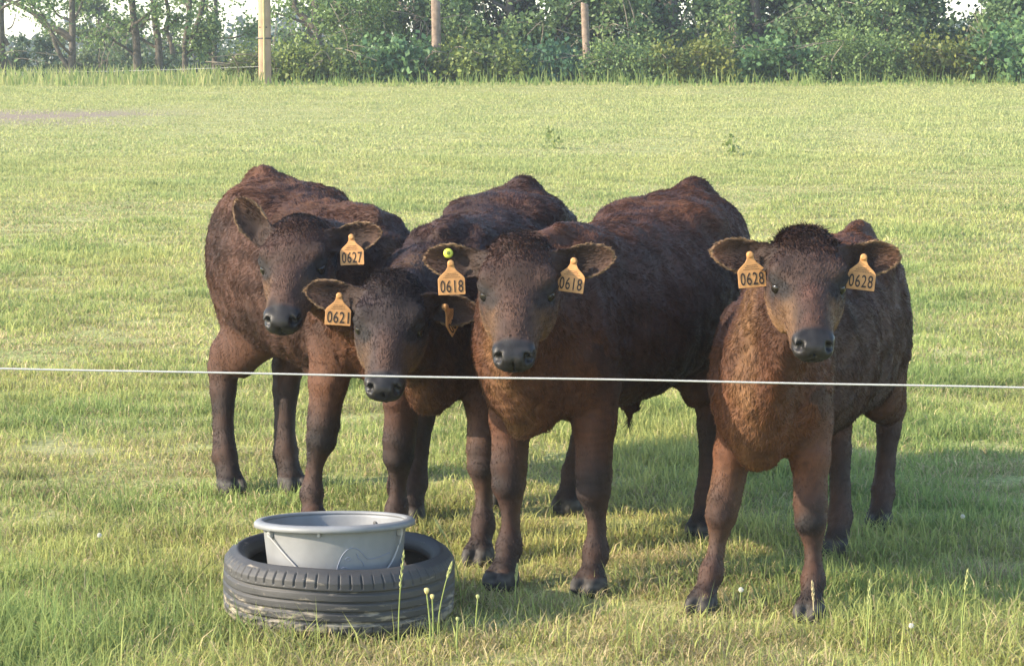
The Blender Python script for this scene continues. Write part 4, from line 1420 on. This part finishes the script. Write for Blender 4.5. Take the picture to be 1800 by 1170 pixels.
def post(u, vtop, y, dia, lean, label, mat=M_post):
    b = at_depth(u, 140, y)
    z0 = float(ground_z(b.x, y))
    top = at_depth(u, vtop, y)
    h_ = top.z - z0
    P = np.array([(0, 0, -0.2), (lean * 0.3, 0, h_ * 0.3), (lean * 0.65, 0, h_ * 0.65), (lean, 0, h_ - 0.03), (lean, 0, h_ - 0.004), (lean + 0.01, 0, h_)])
    V, Q = tube_mesh('p', P, np.array([1.06, 1.03, 1.0, 0.97, 0.93, 0.05]) * dia / 2, 14)
    r = np.random.default_rng(int(u))
    V = V + r.normal(0, 0.003, V.shape)
    o = link('fence_post', np_mesh('fence_post', V, Q), mat)
    o.location = (b.x, y, z0)
    tag(o, label, 'fence post', 'old fence posts along the hedge')
    return o

def build_backdrop():
    # wooden utility pole, taller than the picture
    py = 42.2
    b = at_depth(466, 140, py)
    z0 = float(ground_z(b.x, py))
    root = empty('utility_pole', (b.x, py, z0))
    V, Q = tube_mesh('p', np.array([(0, 0, -0.4), (0, 0, 1.5), (0.02, 0, 4), (0.03, 0, 7.2), (0.03, 0, 7.22)]), np.array([0.112, 0.106, 0.098, 0.088, 0.01]), 20)
    link('pole_shaft', np_mesh('pole_shaft', V, Q), M_pole, root)
    V, Q = tube_mesh('p', np.array([(0.0, -0.108, 0.05), (0.0, -0.106, 1.5), (0.02, -0.098, 4), (0.03, -0.09, 6.8)]), 0.018, 10)
    link('cable_guard', np_mesh('cable_guard', V, Q), M_cable, root)
    for zz in (0.78, 2.1, 3.4):
        V, Q = lathe_np(np.array([(0.109, -0.012), (0.1125, -0.012), (0.1125, 0.012), (0.109, 0.012)]), 24, None, True)
        link('strap', np_mesh('strap', V, Q), M_dark_metal, root, (0.002, 0, zz))
    for dx_ in (-0.075, 0.04):
        V, Q = lathe_np(np.array([(0.001, -0.014), (0.012, -0.014), (0.012, 0.014), (0.001, 0.014)]), 10)
        bo = link('bolt', np_mesh('bolt', V, Q), M_dark_metal, root, (dx_, -0.105 * math.sqrt(max(0.05, 1 - (dx_ / 0.108) ** 2)), 0.97))
        bo.rotation_euler = (R(90), 0, 0)
    tag(root, 'tall pale wooden utility pole standing at the left end of the hedge', 'pole')
    post(768, 0, 43.5, 0.165, -0.02, 'weathered grey fence post with split top, thickest of the two hedge posts')
    post(1033, 6, 43.6, 0.135, -0.06, 'slender pinkish fence post leaning before the dark hedge')

    D0, D1 = np.array([0.045, 0.100, 0.052]), np.array([0.17, 0.26, 0.105])
    Y0, Y1 = np.array([0.07, 0.11, 0.03]), np.array([0.20, 0.24, 0.07])
    # bushes of the hedge front, from the pole to beyond the right edge
    X = lambda u, y: (u - 900) / FPX * y
    bl = [
        (440, 43.0, 0.75, 0.50, 0.7, 1500, 'low yellow-green bush at the foot of the utility pole on its open side', Y0, Y1),
        (560, 43.3, 2.0, 0.55, 1.2, 5200, 'rounded leafy bramble bush just right of the utility pole', G0, G1),
        (690, 43.5, 1.7, 0.62, 1.2, 5200, 'bramble bush left of the thick weathered post', G0, G1),
        (650, 44.3, 1.1, 1.35, 1.0, 4200, 'ivy-covered upright shrub behind the brambles, left of the thick post', G0, np.array([0.13, 0.19, 0.05])),
        (840, 43.4, 1.7, 0.60, 1.2, 5200, 'bramble bush directly right of the thick weathered post', D0, G1),
        (960, 43.7, 1.5, 0.55, 1.2, 3800, 'dark low bush left of the slender pinkish post', D0, D1),
        (1095, 43.4, 1.6, 0.62, 1.2, 4600, 'bushy bramble directly right of the slender pinkish post', G0, G1),
        (1215, 43.3, 1.4, 0.62, 1.1, 4200, 'bright leaved bramble left of the broken ivy stump', G0, Y1),
        (1370, 43.4, 1.6, 0.65, 1.1, 3800, 'low bramble right of the broken ivy stump', G0, G1),
        (1500, 43.3, 1.7, 0.85, 1.2, 5200, 'leafy bush below the pale crooked twigs', G0, G1),
        (1640, 43.4, 1.7, 0.66, 1.2, 5200, 'leafy bush under the gap of sky at the right', G0, Y1),
        (1775, 43.2, 1.7, 0.85, 1.2, 5200, 'leafy bush at the right edge of the hedge', G0, G1),
        (1930, 43.3, 1.9, 1.0, 1.2, 4200, 'leafy bush beyond the right edge of the hedge', G0, G1)]
    for i, (u, y, w_, h_, dp, n, lab, c0, c1) in enumerate(bl):
        bush(X(u, y), y, w_, h_, dp, int(n * (1.5, 1.0, 0.75)[i % 3]), lab, 500 + i, leaf=(0.055, 0.078, 0.105)[i % 3], c0=c0 * np.array([(1.0, 1.0, 1.0), (1.25, 1.05, 0.8), (0.75, 0.95, 1.1)][i % 3]), c1=c1 * np.array([(1.0, 1.0, 1.0), (1.15, 1.0, 0.75), (0.8, 0.95, 1.1)][i % 3]))
    for i, (u, y, w_, h_, n, lab) in enumerate([
            (805, 44.7, 1.2, 1.35, 3600, 'upright green shrub rising right behind the thick weathered post'),
            (925, 44.8, 1.3, 1.05, 3200, 'bright leafy shrub midway between the two fence posts'),
            (1105, 44.6, 1.1, 1.6, 3600, 'tall bright shrub just right of the slender pinkish post'),
            (1235, 44.8, 1.0, 1.2, 3000, 'shrub leaning toward the broken ivy stump from its left'),
            (1425, 44.7, 1.4, 1.35, 3800, 'tall shrub between the broken stump and the pale crooked twigs'),
            (1545, 44.6, 1.3, 1.5, 3800, 'round-topped shrub just left of the gap of sky'),
            (1770, 44.5, 1.4, 1.4, 3800, 'tall shrub right of the gap of sky')]):
        bush(X(u, y), y, w_, h_, 0.9, n, lab, 560 + i, leaf=0.085, c0=np.array([0.06, 0.12, 0.05]), c1=np.array([0.24, 0.33, 0.12]), group='taller shrubs in the hedge', name='hedge_shrub')
    # hedge trees: dense leaves down to the ground
    hl = [
        (735, 45.6, 0.20, 5.2, 'dark leafy hedge tree behind the thick weathered post', 9500, 2.0, 0.6),
        (900, 45.9, 0.22, 5.6, 'dense hedge tree between the two fence posts', 10500, 2.0, 0.5),
        (1060, 45.6, 0.20, 5.4, 'hedge tree with pale twigs behind the slender pinkish post', 9000, 1.8, 0.7),
        (1180, 46.2, 0.24, 5.8, 'shadowy blue-green hedge tree left of the broken stump', 9500, 2.0, 0.5),
        (1330, 45.8, 0.22, 5.6, 'hedge tree overhanging the broken ivy stump', 10000, 2.0, 0.6),
        (1470, 45.8, 0.20, 5.4, 'hedge tree with pale crooked twigs', 10000, 1.9, 0.5),
        (1560, 45.8, 0.20, 4.2, 'rounded hedge tree left of the gap of sky', 9500, 1.25, 0.4),
        (1825, 45.4, 0.20, 5.4, 'broad hedge tree right of the gap of sky', 10500, 1.45, 0.4),
        (1960, 45.6, 0.20, 5.2, 'hedge tree beyond the right edge of the picture', 7000, 1.9, 0.5)]
    for i, (u, y, dia, h_, lab, n, cw, lo) in enumerate(hl):
        tree(u, y, dia, h_, lab, 700 + i, crown_lo=lo, crown_w=cw, n=n, leaf=0.09, c0=D0, c1=np.array([0.17, 0.25, 0.09]), limbs=16, limb_lo=lo, name='hedge_tree',
             group='dense trees of the hedge', mat=M_bark)
    # low thick growth closing the hedge behind, one shrub beside the other
    for i, u in enumerate(range(738, 2000, 118)):
        y = 47.2
        hgt = 0.62 if 1600 < u < 1760 else 2.2
        bush(X(u, y), y, 1.9, hgt, 1.2, 4200, 'dark shrub closing the hedge behind its front trees', 900 + i, leaf=0.11, c0=np.array([0.018, 0.038, 0.022]), c1=np.array([0.05, 0.085, 0.035]),
             group='dark shrubs at the back of the hedge', name='hedge_shrub')
    # broken stump with ivy
    tree(1285, 43.9, 0.22, 1.25, 'short broken tree stump covered in ivy in the hedge', 811, n=700, crown_lo=0.7, crown_w=0.5, limbs=3, leaf=0.07, name='ivy_stump', mat=M_bark_pale, ivy=500)
    # crooked pale twigs
    # ---- open left end: separate trees against the sky
    def fk(pts, r0, r1, leaves, y):
        return ([np.array(at_depth(u, v, y)) for u, v in pts], r0, r1, leaves)
    y = 52.0
    tree(14, y, 0.20, 6.5, 'leaning slim tree at the left edge of the picture', 31, lean=-0.12, n=1700, crown_lo=2.3, crown_w=1.6, limb_lo=1.2,
         forks=[fk([(14, 80), (4, 60), (-8, 40)], 0.05, 0.02, False, y), fk([(13, 52), (22, 45), (28, 24)], 0.02, 0.008, False, y)], group='trees at the open left end')
    tree(128, y, 0.17, 7.0, 'forked tree with a long bough reaching left', 32, n=2000, crown_lo=2.4, crown_w=1.6, limb_lo=1.3,
         forks=[fk([(127, 70), (105, 55), (82, 45), (60, 24), (30, 8), (-5, -8)], 0.085, 0.035, True, y), fk([(122, 122), (105, 95), (92, 62), (84, 46)], 0.05, 0.045, False, y),
                fk([(130, 34), (140, 16), (148, -8)], 0.035, 0.02, True, y)], group='trees at the open left end')
    tree(246, 54, 0.20, 7.0, 'straight tree second from the forked tree', 33, lean=-0.10, n=1800, crown_lo=2.6, crown_w=1.4, limb_lo=1.35,
         forks=[fk([(248, 48), (258, 36), (270, 32), (274, 10)], 0.035, 0.02, True, 54), fk([(238, 12), (228, -6), (220, -20)], 0.03, 0.02, True, 54)], group='trees at the open left end')
    tree(283, 54, 0.19, 7.0, 'straight tree with a bent sapling against its right side', 34, n=1900, crown_lo=2.3, crown_w=1.4, limb_lo=1.3,
         forks=[fk([(304, 95), (300, 70), (292, 52), (297, 25), (292, 0), (290, -20)], 0.06, 0.035, True, 54)], group='trees at the open left end')
    tree(334, 55, 0.15, 6.5, 'slim tree left of a twin leaning trunk', 35, n=2800, crown_lo=1.9, crown_w=1.5, limb_lo=1.15,
         forks=[fk([(336, 78), (344, 50), (354, 20), (358, -10)], 0.06, 0.05, True, 55)], group='trees at the open left end')
    tree(385, 56, 0.14, 6.0, 'leafy tree left of the utility pole', 36, n=3800, crown_lo=1.5, crown_w=1.7, limb_lo=1.3, limbs=9, group='trees at the open left end')
    tree(556, 51, 0.21, 7.0, 'dark tree with spreading bare boughs right of the utility pole', 37, n=3200, crown_lo=2.2, crown_w=1.8, limb_lo=1.4,
         forks=[fk([(552, 48), (540, 35), (522, 18), (514, -10)], 0.075, 0.05, True, 51), fk([(550, 50), (528, 38), (500, 28), (478, 22)], 0.04, 0.012, True, 51),
                fk([(560, 45), (575, 28), (588, 10), (600, -8)], 0.06, 0.03, True, 51), fk([(560, 60), (580, 52), (592, 66)], 0.03, 0.012, True, 51),
                fk([(549, 68), (530, 60), (505, 62)], 0.02, 0.008, True, 51)], group='trees at the open left end')
    tree(604, 47.5, 0.20, 6.0, 'mossy trunk close behind the ivy-covered shrub', 38, n=2600, crown_lo=1.9, crown_w=1.4, limb_lo=1.9, ivy=300, group='trees at the open left end')
    tree(648, 45.2, 0.13, 5.0, 'pale bare trunk among the ivy leaves', 39, n=2600, crown_lo=1.5, crown_w=1.2, limb_lo=1.5, mat=M_post, ivy=400, group='trees at the open left end')
    # farther off, down the slope
    tree(182, 66, 0.12, 3.0, 'small bushy multi-stemmed tree standing farther off between the trunks', 40, n=7500, crown_lo=0.9, crown_w=1.5, limb_lo=0.7, limbs=14, leaf=0.10,
         c0=np.array([0.07, 0.11, 0.04]), c1=np.array([0.20, 0.25, 0.10]), group='trees far beyond the crest',
         forks=[fk([(168, 125), (160, 95), (158, 60)], 0.05, 0.03, True, 66), fk([(176, 125), (186, 95), (196, 60)], 0.05, 0.03, True, 66)])
    for i, (u, yy, w_, h_, lab) in enumerate([
            (70, 62, 1.9, 1.35, 'low green bush beyond the crest, left of the forked tree'),
            (-30, 64, 2.6, 1.4, 'low bush beyond the crest at the left edge'),
            (165, 70, 2.6, 1.3, 'low bush beyond the crest below the small bushy tree'),
            (262, 62, 2.2, 1.85, 'dark green bush at the foot of the straight trunks'),
            (335, 63, 2.2, 1.75, 'dark green bush at the foot of the twin leaning trunk'),
            (405, 66, 1.9, 1.35, 'sparse bush beyond the crest just left of the utility pole'),
            (520, 60, 2.6, 1.9, 'bush seen behind the bramble right of the utility pole')]):
        bush(X(u, yy), yy, w_, h_, 1.4, 2600, lab, 950 + i, leaf=0.12, c0=np.array([0.04, 0.075, 0.04]), c1=np.array([0.12, 0.17, 0.07]), group='bushes beyond the crest', name='far_bush')
    # distant wood closing the horizon on the left
    r = np.random.default_rng(77)
    n = 14000
    xs_ = r.uniform(-75, 40, n); ys_ = r.uniform(170, 190, n)
    top = 2.6 + 1.2 * Noise(3, 0.05, 1)(xs_[:, None]) + 0.6 * Noise(4, 0.2, 1)(xs_[:, None])
    zs_ = ground_z(xs_, ys_) + r.uniform(0, 1, n) * (top + 1.4)
    V, Q, col = leaf_cards(np.stack([xs_, ys_, zs_], 1), 0.7, r, np.array([0.05, 0.08, 0.05]), np.array([0.10, 0.14, 0.08]))
    me = np_mesh('far_wood', V, Q); set_col(me, col)
    tag(link('far_wood', me, M_leaf), 'low bluish wood far off along the horizon on the left', 'wood', kind='stuff')
    # thin wires of the far fence at the open end
    for (v0, v1, lab) in ((122, 117, 'upper thin wire of the far fence left of the utility pole'),):
        a, b2 = at_depth(-160, v0 + 4, 48), at_depth(462, v1, 42.2)
        P = np.array([a + (b2 - a) * t for t in np.linspace(0, 1, 40)])
        P[:, 2] -= 0.05 * np.sin(np.linspace(0, math.pi, 40))
        V, Q = tube_mesh('w', P, 0.0022, 5)
        tag(link('fence_wire', np_mesh('fence_wire', V, Q), M_wire), lab, 'wire')

# ------------------------------------------------------------------ assemble
build_ground()
build_grass()
if BACKDROP:
    build_backdrop()
weed(972, 262, 0.24, 'dark leafy weed standing alone far behind the black-brown calf')
weed(1285, 275, 0.22, 'pale weed standing far behind the large dark brown calf')
def build_haze():
    bm = bmesh.new()
    bmesh.ops.create_cube(bm, size=1)
    lo, hi = Vector((-290, -20, -4.0)), Vector((290, 480, 9.5))
    for v in bm.verts:
        v.co = Vector([(lo[i] + hi[i]) / 2 + v.co[i] * (hi[i] - lo[i]) for i in range(3)])
    me = bpy.data.meshes.new('haze'); bm.to_mesh(me); bm.free()
    m = bpy.data.materials.new('pale_air'); m.use_nodes = True
    t = m.node_tree; t.nodes.clear()
    out = t.nodes.new('ShaderNodeOutputMaterial')
    v = t.nodes.new('ShaderNodeVolumePrincipled')
    v.inputs['Color'].default_value = (0.86, 0.93, 1.0, 1)
    v.inputs['Density'].default_value = 0.0013
    v.inputs['Anisotropy'].default_value = 0.2
    t.links.new(v.outputs[0], out.inputs['Volume'])
    tag(link('haze', me, m), kind='stuff')
HAZE = True
if HAZE:
    build_haze()
build_tyre()
build_tub()
build_cord()
build_small_plants()
if CALVES:
    for sp in calf_specs():
        make_calf(sp)
